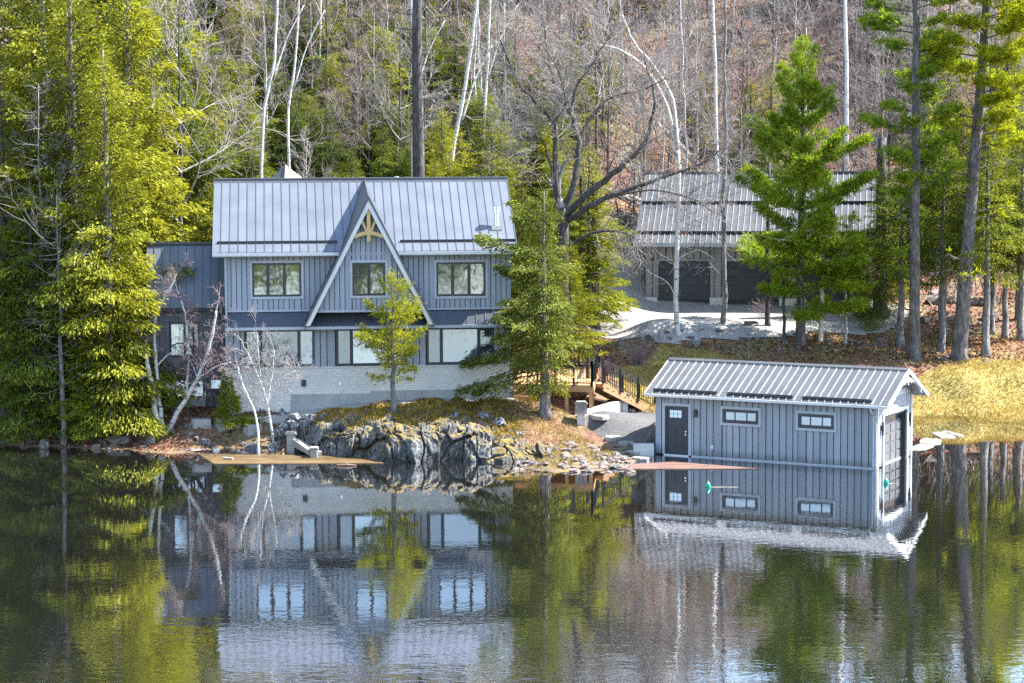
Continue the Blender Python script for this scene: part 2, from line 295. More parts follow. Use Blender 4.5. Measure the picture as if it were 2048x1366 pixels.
# ---- mesh building
class MB:
    def __init__(s): s.v = []; s.f = []; s.m = []
    def add(s, vs_, fs_, mi=0, M=None):
        o = len(s.v)
        s.v += [tuple(M @ Vector(p)) for p in vs_] if M is not None else [tuple(p) for p in vs_]
        s.f += [tuple(o+i for i in f) for f in fs_]; s.m += [mi]*len(fs_)
    def box(s, x0, x1, y0, y1, z0, z1, mi=0, M=None):
        s.add([(x0,y0,z0),(x1,y0,z0),(x1,y1,z0),(x0,y1,z0),(x0,y0,z1),(x1,y0,z1),(x1,y1,z1),(x0,y1,z1)],
              [(0,3,2,1),(4,5,6,7),(0,1,5,4),(1,2,6,5),(2,3,7,6),(3,0,4,7)], mi, M)
    def prism(s, poly, axis, a, b, mi=0, M=None):      # poly in the two other axes, extruded a..b along axis
        n = len(poly)
        def P(p, w): return {'x': (w, p[0], p[1]), 'y': (p[0], w, p[1]), 'z': (p[0], p[1], w)}[axis]
        vs_ = [P(p, a) for p in poly]+[P(p, b) for p in poly]
        s.add(vs_, [tuple(range(n-1, -1, -1)), tuple(range(n, 2*n))]+[(i, (i+1) % n, n+(i+1) % n, n+i) for i in range(n)], mi, M)
    def beam(s, p, q, w, h, mi=0, up=(0, 0, 1)):
        p = Vector(p); q = Vector(q); d = (q-p).normalized(); u = Vector(up); r = d.cross(u).normalized(); u = r.cross(d)
        c = []
        for e in (p, q):
            for a, b in ((-1, -1), (1, -1), (1, 1), (-1, 1)): c.append(e+r*a*w/2+u*b*h/2)
        s.add(c, [(0,3,2,1),(4,5,6,7),(0,1,5,4),(1,2,6,5),(2,3,7,6),(3,0,4,7)], mi)
    def tube(s, pts, rad, k=6, mi=0, cap=True):
        pts = [Vector(p) for p in pts]; n = len(pts); o = len(s.v)
        ref = None
        for i in range(n):
            d = (pts[min(i+1, n-1)]-pts[max(i-1, 0)])
            d = d.normalized() if d.length > 1e-9 else Vector((0, 0, 1))
            if ref is None: ref = d.orthogonal().normalized()
            ref = (ref-d*ref.dot(d)); ref = ref.normalized() if ref.length > 1e-6 else d.orthogonal().normalized()
            b = d.cross(ref); r = rad[i] if hasattr(rad, '__len__') else rad
            for j in range(k):
                a = 2*math.pi*j/k; s.v.append(tuple(pts[i]+ref*(math.cos(a)*r)+b*(math.sin(a)*r)))
        for i in range(n-1):
            for j in range(k): s.f.append((o+i*k+j, o+i*k+(j+1) % k, o+(i+1)*k+(j+1) % k, o+(i+1)*k+j)); s.m.append(mi)
        if cap and k > 3:
            s.f.append(tuple(o+j for j in range(k-1, -1, -1))); s.f.append(tuple(o+(n-1)*k+j for j in range(k))); s.m += [mi, mi]
    def mesh(s, name, mats, smooth=False):
        me = bpy.data.meshes.new(name); me.from_pydata(s.v, [], s.f)
        for m in (mats if isinstance(mats, (list, tuple)) else [mats]): me.materials.append(MATS[m])
        if len(me.materials) > 1: me.polygons.foreach_set('material_index', s.m)
        if smooth: me.polygons.foreach_set('use_smooth', [True]*len(me.polygons))
        me.update(); return me
    def build(s, name, mats, parent=None, smooth=False): return link(name, s.mesh(name, mats, smooth), parent)
def link(name, me, parent=None, M=None):
    o = bpy.data.objects.new(name, me); COL.objects.link(o)
    if parent is not None: o.parent = parent
    if M is not None: o.matrix_local = M
    return o
def tag(o, label=None, cat=None, group=None, kind=None):
    for k, v in (('label', label), ('category', cat), ('group', group), ('kind', kind)):
        if v: o[k] = v
    return o
def empty(name, loc, label, cat, group=None, rz=0.0):
    o = bpy.data.objects.new(name, None); COL.objects.link(o); o.location = loc; o.rotation_euler = (0, 0, rz); o.empty_display_size = .3
    return tag(o, label, cat, group)
def fast_mesh(name, V, F, mat, smooth=False):
    me = bpy.data.meshes.new(name); V = np.asarray(V, np.float32); F = np.asarray(F, np.int32); k = F.shape[1]
    me.vertices.add(len(V)); me.vertices.foreach_set('co', V.ravel())
    me.loops.add(F.size); me.loops.foreach_set('vertex_index', F.ravel())
    me.polygons.add(len(F)); me.polygons.foreach_set('loop_start', np.arange(0, F.size, k, dtype=np.int32))
    me.polygons.foreach_set('use_smooth', np.full(len(F), smooth))
    me.materials.append(MATS[mat]); me.update(calc_edges=True); me.validate(); return me
def norm(a): return a/np.maximum(np.linalg.norm(a, axis=-1, keepdims=True), 1e-9)
def cards(c, d, n, l, w, sag=0.0):       # kite-shaped sprays
    d = norm(d); s = norm(np.cross(d, n)); l = l[:, None]; w = w[:, None]
    up = np.array([0, 0, 1.0])
    V = np.stack([c, c+.4*l*d+.5*w*s, c+l*d-up*sag*l, c+.4*l*d-.5*w*s], 1).reshape(-1, 3)
    return V, np.arange(len(V)).reshape(-1, 4)

# ------------------------------------------------------------------ terrain
CP = []
def cp(px, py, z): p = atZ(px, py, max(z, 0)); CP.append((p.x, p.y, z))
def cw(x, y, z): CP.append((x, y, z))
for x in range(-90, 91, 30):
    cw(x, 30, -4); cw(x, 55, -3.5); cw(x, 74, -2.6)
for px, py, z in [(-300,885,0),(0,893,0),(100,893,0),(200,898,0),(330,906,0),(420,902,-.1),(560,906,-.1),(640,906,-.35),(710,915,-.6),(800,924,-.6),(900,929,-.6),(1000,936,-.5),(1035,936,-.08),(1080,942,.02),(1120,943,.02),(1160,942,.02),(1200,938,0),(1080,926,.16),(1140,926,.16),(1190,924,.1),(1262,918,0),(1310,906,.02),
        (-200,896,-.1),(0,899,-.12),(60,899,-.12),(130,900,-.12),(200,904,-.15),(-200,908,-.4),(0,911,-.45),(60,912,-.45),(130,913,-.45),(200,916,-.5),(300,918,-.4),(-200,925,-1),(100,922,-.9),(300,935,-1.0),(500,945,-.9),(700,948,-1.1),(900,965,-1.3),(1100,970,-.7),(1250,960,-.6),(1400,975,-1.2),(1600,985,-1.4),(1760,970,-1.2),(1900,930,-.75),(2048,915,-.8),(2300,890,-.8),
        (1840,870,-.16),(1900,858,-.12),(1980,850,-.10),(2048,848,-.10),(1840,832,.06),(1950,826,.06),(2048,820,.08),(2300,805,.1),(1700,860,-.25),(1500,890,-.25),
        (250,880,.2),(330,866,.5),(450,878,.30),(540,884,.22),(620,892,.15),(430,845,.95),
        (120,882,.12),(30,880,.12),(-200,872,.12),(120,866,.4),(30,860,.45),(220,868,.4),
        (1090,842,1.1),(1060,900,.3),(1000,880,.5),(1130,900,.28),(1200,900,.18),(1170,865,.55),(1240,870,.5),(1300,880,.45),(1290,822,.85),(1150,838,.9),
        (1190,845,.72),(1205,832,.85),(1110,806,1.42),(1262,792,1.3),(1320,770,1.5),(1300,730,2.1),(1250,700,2.7),(1200,672,3.2),(1350,676,3.2),(1450,672,3.25),(1550,668,3.3),(1700,655,3.3),(1850,640,3.6),(2048,650,3.4),
        (1400,640,3.8),(1200,640,3.8),(1300,600,4.6),(1450,603,4.5),(1650,605,4.5),(1800,625,4.0),
        (1500,720,2.2),(1640,728,2.1),(1750,725,2.1),(1832,730,1.95),(1920,722,2.05),(2048,705,2.3),(2300,690,2.5),(1900,770,1.2),(2048,760,1.3),(1900,800,.5),(2048,795,.55)]:
    cp(px, py, z)
for px in (640, 720, 800, 880, 960, 1010):
    yy = 95.4 if px < 700 else 94.2 if px < 780 else 93.6
    x = atY(px, 850, yy).x; cw(x, yy-.2, -.1); cw(x, yy+.9, .7); cw(x, yy+2.4, 1.35)
for x, z in ((-12.5, 1.0), (-11, 1.05), (-9, 1.2), (-7.5, 1.42), (-6, 1.6), (-3, 1.70), (0, 1.70)): cw(x, 98.6, z); cw(x, 102, z); cw(x, 106, 2.0)
cw(-16, 101.5, 1.45); cw(-14, 100.5, 1.35); cw(-13.5, 98.6, 1.1)
cw(2, 99.2, 1.5); cw(4, 99.5, 1.45); cw(3, 104, 1.75)
for x, hill in ((-70, 5), (-45, 4), (-30, 3.), (-20, 2.), (-8, 0), (2, -1.), (8, -2.)):
    cw(x, 104, 2.2+hill*.3); cw(x, 110, 3.6+hill*.7); cw(x, 118, 6.0+hill); cw(x, 130, 10.5+hill); cw(x, 145, 17+hill*.6); cw(x, 168, 25.8)
for x in (14, 26, 40, 60, 85):
    cw(x, 132, 5.2); cw(x, 140, 7.8); cw(x, 150, 13.0); cw(x, 168, 25.8)
for x in (-90, -45, 0, 45, 90):
    cw(x, 180, 25.0); cw(x, 210, 20); cw(x, 280, 14)
CPA = np.array(CP); XY = CPA[:, :2]
def phi(r): return np.sqrt(r*r+.8)
A = phi(np.linalg.norm(XY[:, None]-XY[None], axis=2)); n_ = len(CPA)
K = np.zeros((n_+3, n_+3)); K[:n_, :n_] = A - np.eye(n_)*.04; K[:n_, n_] = 1; K[:n_, n_+1:] = XY; K[n_, :n_] = 1; K[n_+1:, :n_] = XY.T
WT = np.linalg.solve(K, np.concatenate([CPA[:, 2], np.zeros(3)]))
def smooth_z(X, Y):
    X = np.asarray(X, float); Y = np.asarray(Y, float); out_ = np.zeros(X.size); xf = X.ravel(); yf = Y.ravel()
    for i in range(0, X.size, 20000):
        q = np.stack([xf[i:i+20000], yf[i:i+20000]], 1)
        out_[i:i+20000] = phi(np.linalg.norm(q[:, None]-XY[None], axis=2)) @ WT[:n_] + WT[n_] + q @ WT[n_+1:]
    return out_.reshape(X.shape)
rngN = np.random.default_rng(5)
_g = rngN.random((6, 256, 256))
def vnoise(X, Y, layer, s):
    x = X/s+37.3*layer; y = Y/s+11.7*layer; xi = np.floor(x).astype(int); yi = np.floor(y).astype(int); fx = x-xi; fy = y-yi
    fx = fx*fx*(3-2*fx); fy = fy*fy*(3-2*fy); G = _g[layer % 6]
    g = lambda a, b: G[a % 256, b % 256]
    return (g(xi, yi)*(1-fx)+g(xi+1, yi)*fx)*(1-fy)+(g(xi, yi+1)*(1-fx)+g(xi+1, yi+1)*fx)*fy-.5
def inpoly(X, Y, poly):
    r = np.zeros(X.shape, bool); j = len(poly)-1
    for i in range(len(poly)):
        xi, yi = poly[i]; xj, yj = poly[j]
        with np.errstate(divide='ignore', invalid='ignore'):
            c = ((yi > Y) != (yj > Y)) & (X < (xj-xi)*(Y-yi)/(yj-yi+1e-12)+xi)
        r ^= c; j = i
    return r
def pxpoly(L): return [tuple(atZ(px, py, z)[:2]) for px, py, z in L]
P_ROCK = pxpoly([(430,925,0),(560,860,.6),(600,835,1.3),(700,806,1.65),(1010,806,1.65),(1040,850,1.1),(1060,900,.5),(1040,940,0),(1000,965,0),(800,955,0),(560,930,0)])
P_SHORE = pxpoly([(1040,945,0),(1080,890,.5),(1170,880,.5),(1275,905,.2),(1270,935,0),(1200,960,0)])
P_LAWN = pxpoly([(1250,800,1.3),(1230,735,2.2),(1330,700,2.6),(1640,732,2.1),(1760,737,2.0),(1830,738,1.95),(1960,722,2.05),(2300,700,2.5),(2300,850,0),(1840,850,0),(1500,860,.2),(1310,830,.8)])
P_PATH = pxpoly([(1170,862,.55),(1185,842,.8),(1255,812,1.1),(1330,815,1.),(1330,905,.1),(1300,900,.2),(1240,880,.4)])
DRIVE = pxpoly([(1135,625,4.1),(1150,600,4.55),(1290,590,4.7),(1500,592,4.7),(1700,598,4.6),(1830,622,4.0),(1810,650,3.5),(1700,660,3.3),(1560,672,3.25),(1450,676,3.2),(1330,682,3.1),(1200,680,3.1),(1120,665,3.3)])
def softmask(X, Y, poly, r=.5):
    s = np.zeros(X.shape)
    for dx, dy in ((0, 0), (r, 0), (-r, 0), (0, r), (0, -r)): s += inpoly(X+dx, Y+dy, poly)
    return s/5
def terrain_z(X, Y, detail=True):
    z = smooth_z(X, Y)
    amp = np.clip((Y-101)/12, 0, 1)*.55
    sm = 1-softmask(X, Y, DRIVE, .6)*.93
    z = z+(vnoise(X, Y, 0, 5.0)*amp*1.2+vnoise(X, Y, 1, 1.6)*(.10+.25*amp))*sm
    if detail:
        rk = softmask(X, Y, P_ROCK, .4)*(z > -.5)
        z = z+rk*(np.abs(vnoise(X, Y, 2, 1.1))*-.55+vnoise(X, Y, 3, .5)*.30+.12)
        z = z+softmask(X, Y, P_SHORE, .3)*vnoise(X, Y, 3, .45)*.22
        z = z+vnoise(X, Y, 4, .5)*.07*sm
    return z
def tz(x, y): return float(terrain_z(np.array([x]), np.array([y]))[0])
gx = np.concatenate([np.arange(-150, -34, 4.0), np.arange(-34, 34, .26), np.arange(34, 151, 4.0)])
gy = np.concatenate([np.arange(20, 84, 4.0), np.arange(84, 91, .7), np.arange(91, 103, .20), np.arange(103, 130, .4), np.arange(130, 172, .9), np.arange(172, 300, 8.0)])
GX, GY = np.meshgrid(gx, gy); GZ = terrain_z(GX, GY)
nx, ny = len(gx), len(gy); idx = np.arange(nx*ny).reshape(ny, nx)
F = np.stack([idx[:-1, :-1], idx[:-1, 1:], idx[1:, 1:], idx[1:, :-1]], -1).reshape(-1, 4)
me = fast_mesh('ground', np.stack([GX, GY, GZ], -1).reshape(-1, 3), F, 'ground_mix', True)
ca = me.color_attributes.new('zone', 'FLOAT_COLOR', 'POINT')
zn = np.zeros((nx*ny, 4), np.float32); zn[:, 3] = 1
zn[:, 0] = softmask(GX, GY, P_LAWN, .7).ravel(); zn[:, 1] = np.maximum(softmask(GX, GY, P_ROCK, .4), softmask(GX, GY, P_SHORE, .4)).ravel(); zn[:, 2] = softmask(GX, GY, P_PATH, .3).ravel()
ca.data.foreach_set('color', zn.ravel())
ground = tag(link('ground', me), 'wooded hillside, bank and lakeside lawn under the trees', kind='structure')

# water sheet
gxw = [-400, 400]; b = MB(); b.add([(-400, -300, 0), (400, -300, 0), (400, 135, 0), (-400, 135, 0)], [(0, 1, 2, 3)])
tag(b.build('water', 'lake_water'), 'calm lake water mirroring the house and trees', kind='structure')

# gravel drive draped over the ground
def drape(name, poly, mat, lift, step=.3, wob=.35):
    xs = [p[0] for p in poly]; ys = [p[1] for p in poly]
    X, Y = np.meshgrid(np.arange(min(xs)-1, max(xs)+1, step), np.arange(min(ys)-1, max(ys)+1, step))
    ins = inpoly(X+vnoise(X, Y, 2, 1.2)*wob*2, Y+vnoise(X, Y, 3, 1.2)*wob*2, poly)
    Z = terrain_z(X, Y)+lift; id_ = np.arange(X.size).reshape(X.shape)
    q = ins[:-1, :-1] & ins[1:, :-1] & ins[:-1, 1:] & ins[1:, 1:]
    Fq = np.stack([id_[:-1, :-1], id_[:-1, 1:], id_[1:, 1:], id_[1:, :-1]], -1)[q]
    u, inv = np.unique(Fq.ravel(), return_inverse=True)
    return fast_mesh(name, np.stack([X, Y, Z], -1).reshape(-1, 3)[u], inv.reshape(-1, 4), mat, True)
tag(link('gravel_driveway', drape('gravel_driveway', DRIVE, 'gravel', .05, .35)), 'pale gravel driveway in front of the garage', kind='structure')

# ------------------------------------------------------------------ building kit
UNIT_BOARD = None
def board_mesh(mat):
    b = MB(); b.box(0, .87, -1.0, .5, 0, 1); b.box(.12, .14, -1.15, -1.0, 0.0005, .9995); return b.mesh('siding_board', mat)
BOARDS = {}
def siding(parent, xf, x0, x1, z0, z1, pitch, openings, mat, ztop=None, thick=.04, zbot=None, name='siding_board'):
    """board-and-batten boards from x0 to x1, cut round openings (x0,x1,z0,z1); ztop(x) clips a sloping head"""
    if mat not in BOARDS: BOARDS[mat] = board_mesh(mat)
    n = max(1, round((x1-x0)/pitch)); cuts = sorted(set([x0+(x1-x0)*i/n for i in range(n+1)]))
    xs = list(cuts)
    for o in openings:
        for e in (o[0], o[1]):
            j = min(range(len(xs)), key=lambda k: abs(xs[k]-e))
            if abs(xs[j]-e) < pitch*.4 and xs[j] not in (x0, x1): xs[j] = e
            else: xs.append(e)
    xs = sorted(set(min(max(x, x0), x1) for x in xs))
    for a, c in zip(xs[:-1], xs[1:]):
        if c-a < .02: continue
        mid = (a+c)/2; top = z1 if ztop is None else min(z1, ztop(mid)); bot = z0 if zbot is None else max(z0, zbot(mid))
        spans = [(bot, top)]
        for o in openings:
            if o[0] < mid < o[1]:
                ns = []
                for s0, s1 in spans:
                    if o[3] <= s0 or o[2] >= s1: ns.append((s0, s1)); continue
                    if o[2] > s0: ns.append((s0, o[2]))
                    if o[3] < s1: ns.append((o[3], s1))
                spans = ns
        for s0, s1 in spans:
            if s1-s0 < .05: continue
            link(name, BOARDS[mat], parent, xf @ Matrix.Translation((a, 0, s0)) @ Matrix.Diagonal((c-a, thick, s1-s0, 1)))
def window(parent, xf, x0, x1, z0, z1, splits=(), rows=(), fr=.07, glass='glass', trim=None, kinds=None, fmat='black_paint', mull=.06, name='window', y=-.02):
    b = MB(); f = fr
    b.box(x0, x1, y-.05, y+.08, z0, z0+f, 0, xf); b.box(x0, x1, y-.05, y+.08, z1-f, z1, 0, xf)
    b.box(x0, x0+f, y-.049, y+.079, z0+f, z1-f, 0, xf); b.box(x1-f, x1, y-.049, y+.079, z0+f, z1-f, 0, xf)
    xs = [x0+f]+[x0+(x1-x0)*s for s in splits]+[x1-f]
    for s in splits: b.box(x0+(x1-x0)*s-mull/2, x0+(x1-x0)*s+mull/2, y-.045, y+.075, z0+f, z1-f, 0, xf)
    o = b.build(name, fmat, parent)
    for i in range(len(xs)-1):
        a = xs[i]+(mull/2 if i else 0); c = xs[i+1]-(mull/2 if i < len(xs)-2 else 0)
        p = MB(); p.box(a, c, y+.0, y+.03, z0+f, z1-f, 0, xf); p.build('pane', kinds[i] if kinds else glass, o)
    if trim:
        w = .11; t = MB(); yy = -.075
        t.box(x0-w, x1+w, yy, .02, z1, z1+w, 0, xf); t.box(x0-w, x1+w, yy-.01, .02, z0-w, z0, 0, xf)
        t.box(x0-w, x0, yy+.003, .02, z0, z1, 0, xf); t.box(x1, x1+w, yy+.003, .02, z0, z1, 0, xf)
        t.build('trim', trim, o)
    return o
def roof_panels(parent, p_eave, along, upslope, length, pitch_w, slope_len, mat_panel, mat_seam, seam=.05, name='roof_panel', rib=.03):
    """standing-seam panels: p_eave = eave corner, along = unit vector along eave, upslope = unit vector up the slope"""
    along = Vector(along).normalized(); upslope = Vector(upslope).normalized(); nrm = along.cross(upslope).normalized()
    if nrm.z < 0: nrm = -nrm
    n = round(length/pitch_w); w = length/n
    b = MB(); b.box(0, w-.004, 0, slope_len, 0, .02, 0); b.box(w-seam, w-.004, .002, slope_len-.002, .0205, .02+rib, 1)
    me_ = b.mesh(name, [mat_panel, mat_seam])
    R = Matrix((along, upslope, nrm)).transposed().to_4x4()
    if R.determinant() < 0: pass
    for i in range(n): link(name, me_, parent, Matrix.Translation(Vector(p_eave)+along*(w*i)) @ R)
I4 = Matrix.Identity(4)

# ------------------------------------------------------------------ the house
HC = atY(739, 700, 100.2)
house = empty('lake_house', (HC.x, 100.2, 0), 'blue-grey two-storey lake house with metal roof and tall A-shaped front gable', 'house', None, RAD(6))
HM = Matrix.Translation((HC.x, 100.2, 0)) @ Matrix.Rotation(RAD(6), 4, 'Z'); HI = HM.inverted()
def hp(px, py, yl):   # sight line -> house coordinates on the plane y = yl
    o = HI @ Vector((0, 0, CAMZ)); d = HI.to_3x3() @ ray(px, py); return o+d*((yl-o.y)/d.y)
def hx(px, yl=0, py=600): return hp(px, py, yl).x
def hz(py, yl=0, px=739): return hp(px, py, yl).z
XL, XR = hx(453), hx(1023); ZB, ZW0, ZW1 = 1.0, hz(734), hz(657)
Z2, ZE = hz(620), hz(512); RL, RR = hx(426, -.5), hx(1036, -.5); YE, YR = -.55, 4.1; ZEV, ZRG = hz(503, YE), hz(359, YR)
b = MB(); b.box(XL, XR, .05, 8.4, .6, ZEV+.3); b.prism([(.05, ZEV), (8.15, ZEV), (4.1, ZRG-.15)], 'x', XL, XR)
core = b.build('wall', 'groove_shade', house)
bw = MB(); bw.box(XL-.02, XR+.02, -.10, .04, .5, ZW0); bw.box(XL-.03, XR+.03, -.14, .045, ZW0, ZW0+.06)
brick = bw.build('brick_base', 'white_brick', house); brick['label'] = 'white painted brick base wall'
b = MB(); b.box(hx(580), XR+.02, -.16, -.101, .5, hz(786)); b.box(hx(740), XR+.021, -.161, -.1, hz(786), hz(781)); b.build('foundation_strip', 'concrete', house)
b = MB(); b.box(hx(601), hx(610), -.16, -.1, hz(770), hz(757)); b.build('wall_vent', 'black_paint', house)
b = MB(); b.box(hx(676), hx(681), -.14, -.1, hz(769), hz(763)); b.build('hose_tap', 'steel', house)
# lower windows
lowgroups = [(488, 628, (520, 597)), (671, 812, (702, 784)), (852, 987, (882, 957))]
openL = []
for a, c, ms in lowgroups:
    x0, x1 = hx(a), hx(c); openL.append((x0, x1, ZW0+.06, ZW1+.02))
    window(core, I4, x0, x1, ZW0+.07, ZW1+.02, [(hx(m)-x0)/(x1-x0) for m in ms], fr=.11, mull=.15, kinds={488: ('glass_blind', 'glass_dim', 'glass_blind'), 671: ('glass_dim', 'glass', 'glass_blind'), 852: ('glass_dim', 'glass_blind', 'glass_dim')}[a])
siding(core, I4, XL, XR, ZW0+.06, ZW1+.05, .30, openL, 'siding')
# apron roof between the storeys
b = MB(); b.prism([(.04, Z2), (-.50, ZW1+.14), (-.50, ZW1+.04), (.04, ZW1+.04)], 'x', XL-.05, XR+.05)
apron = b.build('apron_roof', 'roof_dark', house)
up = Vector((0, .54, Z2-ZW1-.14)); roof_panels(apron, (XL-.05, -.51, ZW1+.145), (1, 0, 0), up, XR-XL+.1, .42, up.length, 'roof_dark', 'seam_dark', .04)
b = MB(); b.box(XL-.08, XR+.08, -.62, -.505, ZW1+.03, ZW1+.16); b.build('gutter', 'trim_grey', house)
# upper storey
openU = []
uw = [(505, 603, 524, 591, (.32, .655)), (705, 771, 525, 591, (.5,)), (873, 971, 526, 594, (.33, .665))]
for a, c, t0, t1, sp_ in (uw[0], uw[2]):
    x0, x1, z0, z1 = hx(a), hx(c), hz(t1), hz(t0); openU.append((x0, x1, z0, z1))
    window(core, I4, x0, x1, z0, z1, sp_, fr=.09, mull=.14, trim='trim_grey')
siding(core, I4, XL, XR, Z2+.06, ZE+.25, .235, openU, 'siding')
b = MB(); b.box(XL-.02, XR+.02, -.09, .0, Z2-.02, Z2+.06); b.build('band_board', 'trim_grey', house)
# main roof
sl_v = Vector((0, YR-YE, ZRG-ZEV)); SLN = sl_v.length
b = MB()
b.prism([(YE, ZEV-.10), (YR, ZRG-.10), (2*YR-YE, ZEV-.10), (2*YR-YE, ZEV-.02), (YR, ZRG-.02), (YE, ZEV-.02)], 'x', RL, RR)
roof = b.build('roof', 'roof_dark', house)
roof_panels(roof, (RL, YE, ZEV), (1, 0, 0), sl_v, RR-RL, .39, SLN, 'roof_metal', 'seam_dark', .035)
b = MB(); b.prism([(YR-.22, ZRG-.12), (YR, ZRG+.06), (YR+.22, ZRG-.12), (YR, ZRG+.10)], 'x', RL-.02, RR+.02); b.box(RL, RR, YR-.12, YR+.12, ZRG+.0, ZRG+.075); b.build('ridge_cap', 'roof_dark', roof)
b = MB(); b.box(RL, RR, YE-.10, YE-.005, ZEV-.16, ZEV-.02); b.build('gutter', 'trim_white', house)
b = MB(); b.box(RL, RR, YE, .04, ZEV-.20, ZEV-.165); b.build('soffit', 'trim_grey', house)
for a, c in ((436, 676), (801, 1032)):
    b = MB(); k = .115; yy = YE+(YR-YE)*k; zz = ZEV+(ZRG-ZEV)*k
    b.box(hx(a, yy), hx(c, yy), yy-.04, yy+.04, zz+.03, zz+.13); b.build('snow_guard', 'black_paint', roof)
b = MB(); b.tube([(hx(452), -.16, ZEV-.2), (hx(452), -.16, 3.2)], .05, 8); b.build('downspout', 'trim_grey', house)
# chimney vent, ridge vent
q = hp(993, 470, .9); yy = .9; zz = ZEV+(ZRG-ZEV)*(yy-YE)/(YR-YE)
b = MB(); b.tube([(q.x, yy, zz-.1), (q.x, yy, zz+.7)], .11, 12); b.tube([(q.x, yy, zz+.7), (q.x, yy, zz+.9)], .17, 12); b.tube([(q.x, yy, zz+.9), (q.x, yy, zz+.94)], .21, 12); b.box(q.x-.24, q.x+.24, yy-.25, yy+.3, zz-.12, zz+.08)
b.build('flue_pipe', 'steel', roof)
b = MB(); q = hp(793, 357, YR); b.tube([(q.x, YR+.1, ZRG), (q.x, YR+.1, ZRG+.14)], .10, 10); b.build('vent_cap', 'trim_white', roof)
# A gable
GY0 = -1.05; ga = hp(741, 399, GY0); gl = hp(611, 650, GY0); gr = hp(867, 651, GY0); gxc = (gl.x+gr.x)/2; gz0 = (gl.z+gr.z)/2; GW = (gr.x-gl.x)/2; GH = ga.z-gz0; SL = GH/GW
RB = hp(720, 363, YR-.3).z; SR = (RB-ga.z)/(YR-.3-GY0)
dorm = MB()
for s in (-1, 1):
    def P(y, x, off=0): return (gxc+s*x, y, ga.z+SR*(y-GY0)-SL*x+off)
    yb = .02; 
    top = [P(GY0+.05, 0, .12), P(YR-.2, 0, .12), P(yb, GW+.05, .12), P(GY0+.05, GW+.05, .12)]; bot = [P(GY0+.05, 0, -.10), P(YR-.2, 0, -.10), P(yb, GW+.05, -.10), P(GY0+.05, GW+.05, -.10)]
    dorm.add(top+bot, [(0, 1, 2, 3) if s < 0 else (3, 2, 1, 0), (7, 6, 5, 4) if s < 0 else (4, 5, 6, 7), (0, 3, 7, 4), (3, 2, 6, 7), (2, 1, 5, 6), (1, 0, 4, 5)])
gable = dorm.build('gable_roof', 'roof_dark', house)
nrm = math.hypot(1, SL)
for s in (-1, 1):
    b = MB(); w = .24*nrm/SL*1.0; t = .18*nrm
    poly = [(gxc, ga.z+.0), (gxc+s*GW, gz0), (gxc+s*(GW-.18*nrm/SL), gz0), (gxc, ga.z-t)]
    b.prism(poly if s > 0 else poly[::-1], 'y', GY0-.02 if s > 0 else GY0-.024, GY0+.045)
    b.build('barge_board', 'trim_white', gable)
    b = MB(); poly = [(gxc, ga.z+.12*1.6), (gxc+s*(GW+.06), gz0), (gxc+s*GW, gz0-.01), (gxc, ga.z+.003)]
    b.prism(poly if s > 0 else poly[::-1], 'y', GY0-.05 if s > 0 else GY0-.054, GY0+.045); b.build('drip_edge', 'roof_dark', gable)
# gable bay wall standing in front of the eave, with boards and its window
YB = -.66
def gin(z, y=YB): return max(.0, (ga.z+SR*(y-GY0)-.17-z)/SL)
b = MB(); zt_ = ga.z-.25; b.prism([(gxc-gin(Z2), Z2), (gxc+gin(Z2), Z2), (gxc+gin(zt_), zt_), (gxc-gin(zt_), zt_)], 'y', YB+.03, .04); bay = b.build('gable_wall', 'groove_shade', gable)
TB = Matrix.Translation((0, YB, 0)); wb = (hx(705, YB), hx(771, YB), hz(591, YB), hz(525, YB))
siding(bay, TB, gxc-gin(Z2)+.02, gxc+gin(Z2)-.02, Z2, zt_, .235, [wb], 'siding', lambda x: ga.z+SR*(YB-GY0)-.17-SL*abs(x-gxc))
window(bay, TB, *wb, (.5,), fr=.09, mull=.14, trim='trim_grey')
b = MB(); b.box(gxc-gin(Z2)+.03, gxc+gin(Z2)-.03, YB-.07, YB-.0, Z2-.04, Z2+.06); b.build('band_board', 'trim_grey', gable)
# oak ornament
b = MB(); zo = hz(478, GY0); zt = ga.z-.45; yo = GY0+.03
b.box(gxc-.085, gxc+.085, yo, yo+.1, zo-.12, zt); b.build('king_post', 'oak_beam', gable)
b = MB(); hw = (ga.z-zo-.35)/SL-.1; pts = [(gxc-hw+2*hw*i/12, zo+.18-.16*((i-6)/6)**2) for i in range(13)]
b.prism(pts[::-1]+[(x, z+.17) for x, z in pts], 'y', yo-.012, yo+.09); b.build('arched_tie', 'oak_beam', gable)
for s in (-1, 1):
    b = MB(); ps = []
    for i in range(9):
        u = i/8; ps.append((gxc+s*(.07+.37*u), zo+.38+.60*(1-(1-u)**2)))
    inner = [(x+s*.06, z-.12) for x, z in ps]
    poly = ps+inner[::-1]; b.prism(poly if s > 0 else poly[::-1], 'y', yo+.004 if s > 0 else yo+.006, yo+.085); b.build('curved_brace', 'oak_beam', gable)
# pyramid roof behind the ridge
b = MB(); q = hp(572, 331, 6.5); zb = ZRG-1.4; w = 2.2
w = 2.6; b.add([(q.x-.2, 6.5-w, zb), (q.x+w, 6.5-.2, zb), (q.x+.2, 6.5+w, zb), (q.x-w, 6.5+.2, zb), (q.x, 6.5, q.z)], [(0, 1, 4), (1, 2, 4), (2, 3, 4), (3, 0, 4), (3, 2, 1, 0)])
b.box(q.x-1.2, q.x+1.2, 5.3, 7.7, zb-1.5, zb+.1); pr = b.build('turret_roof', 'roof_metal', house)
b = MB(); b.tube([(q.x-.2, 6.5-w, zb), (q.x, 6.5, q.z)], .05, 6); b.build('hip_cap', 'seam_pale', pr)
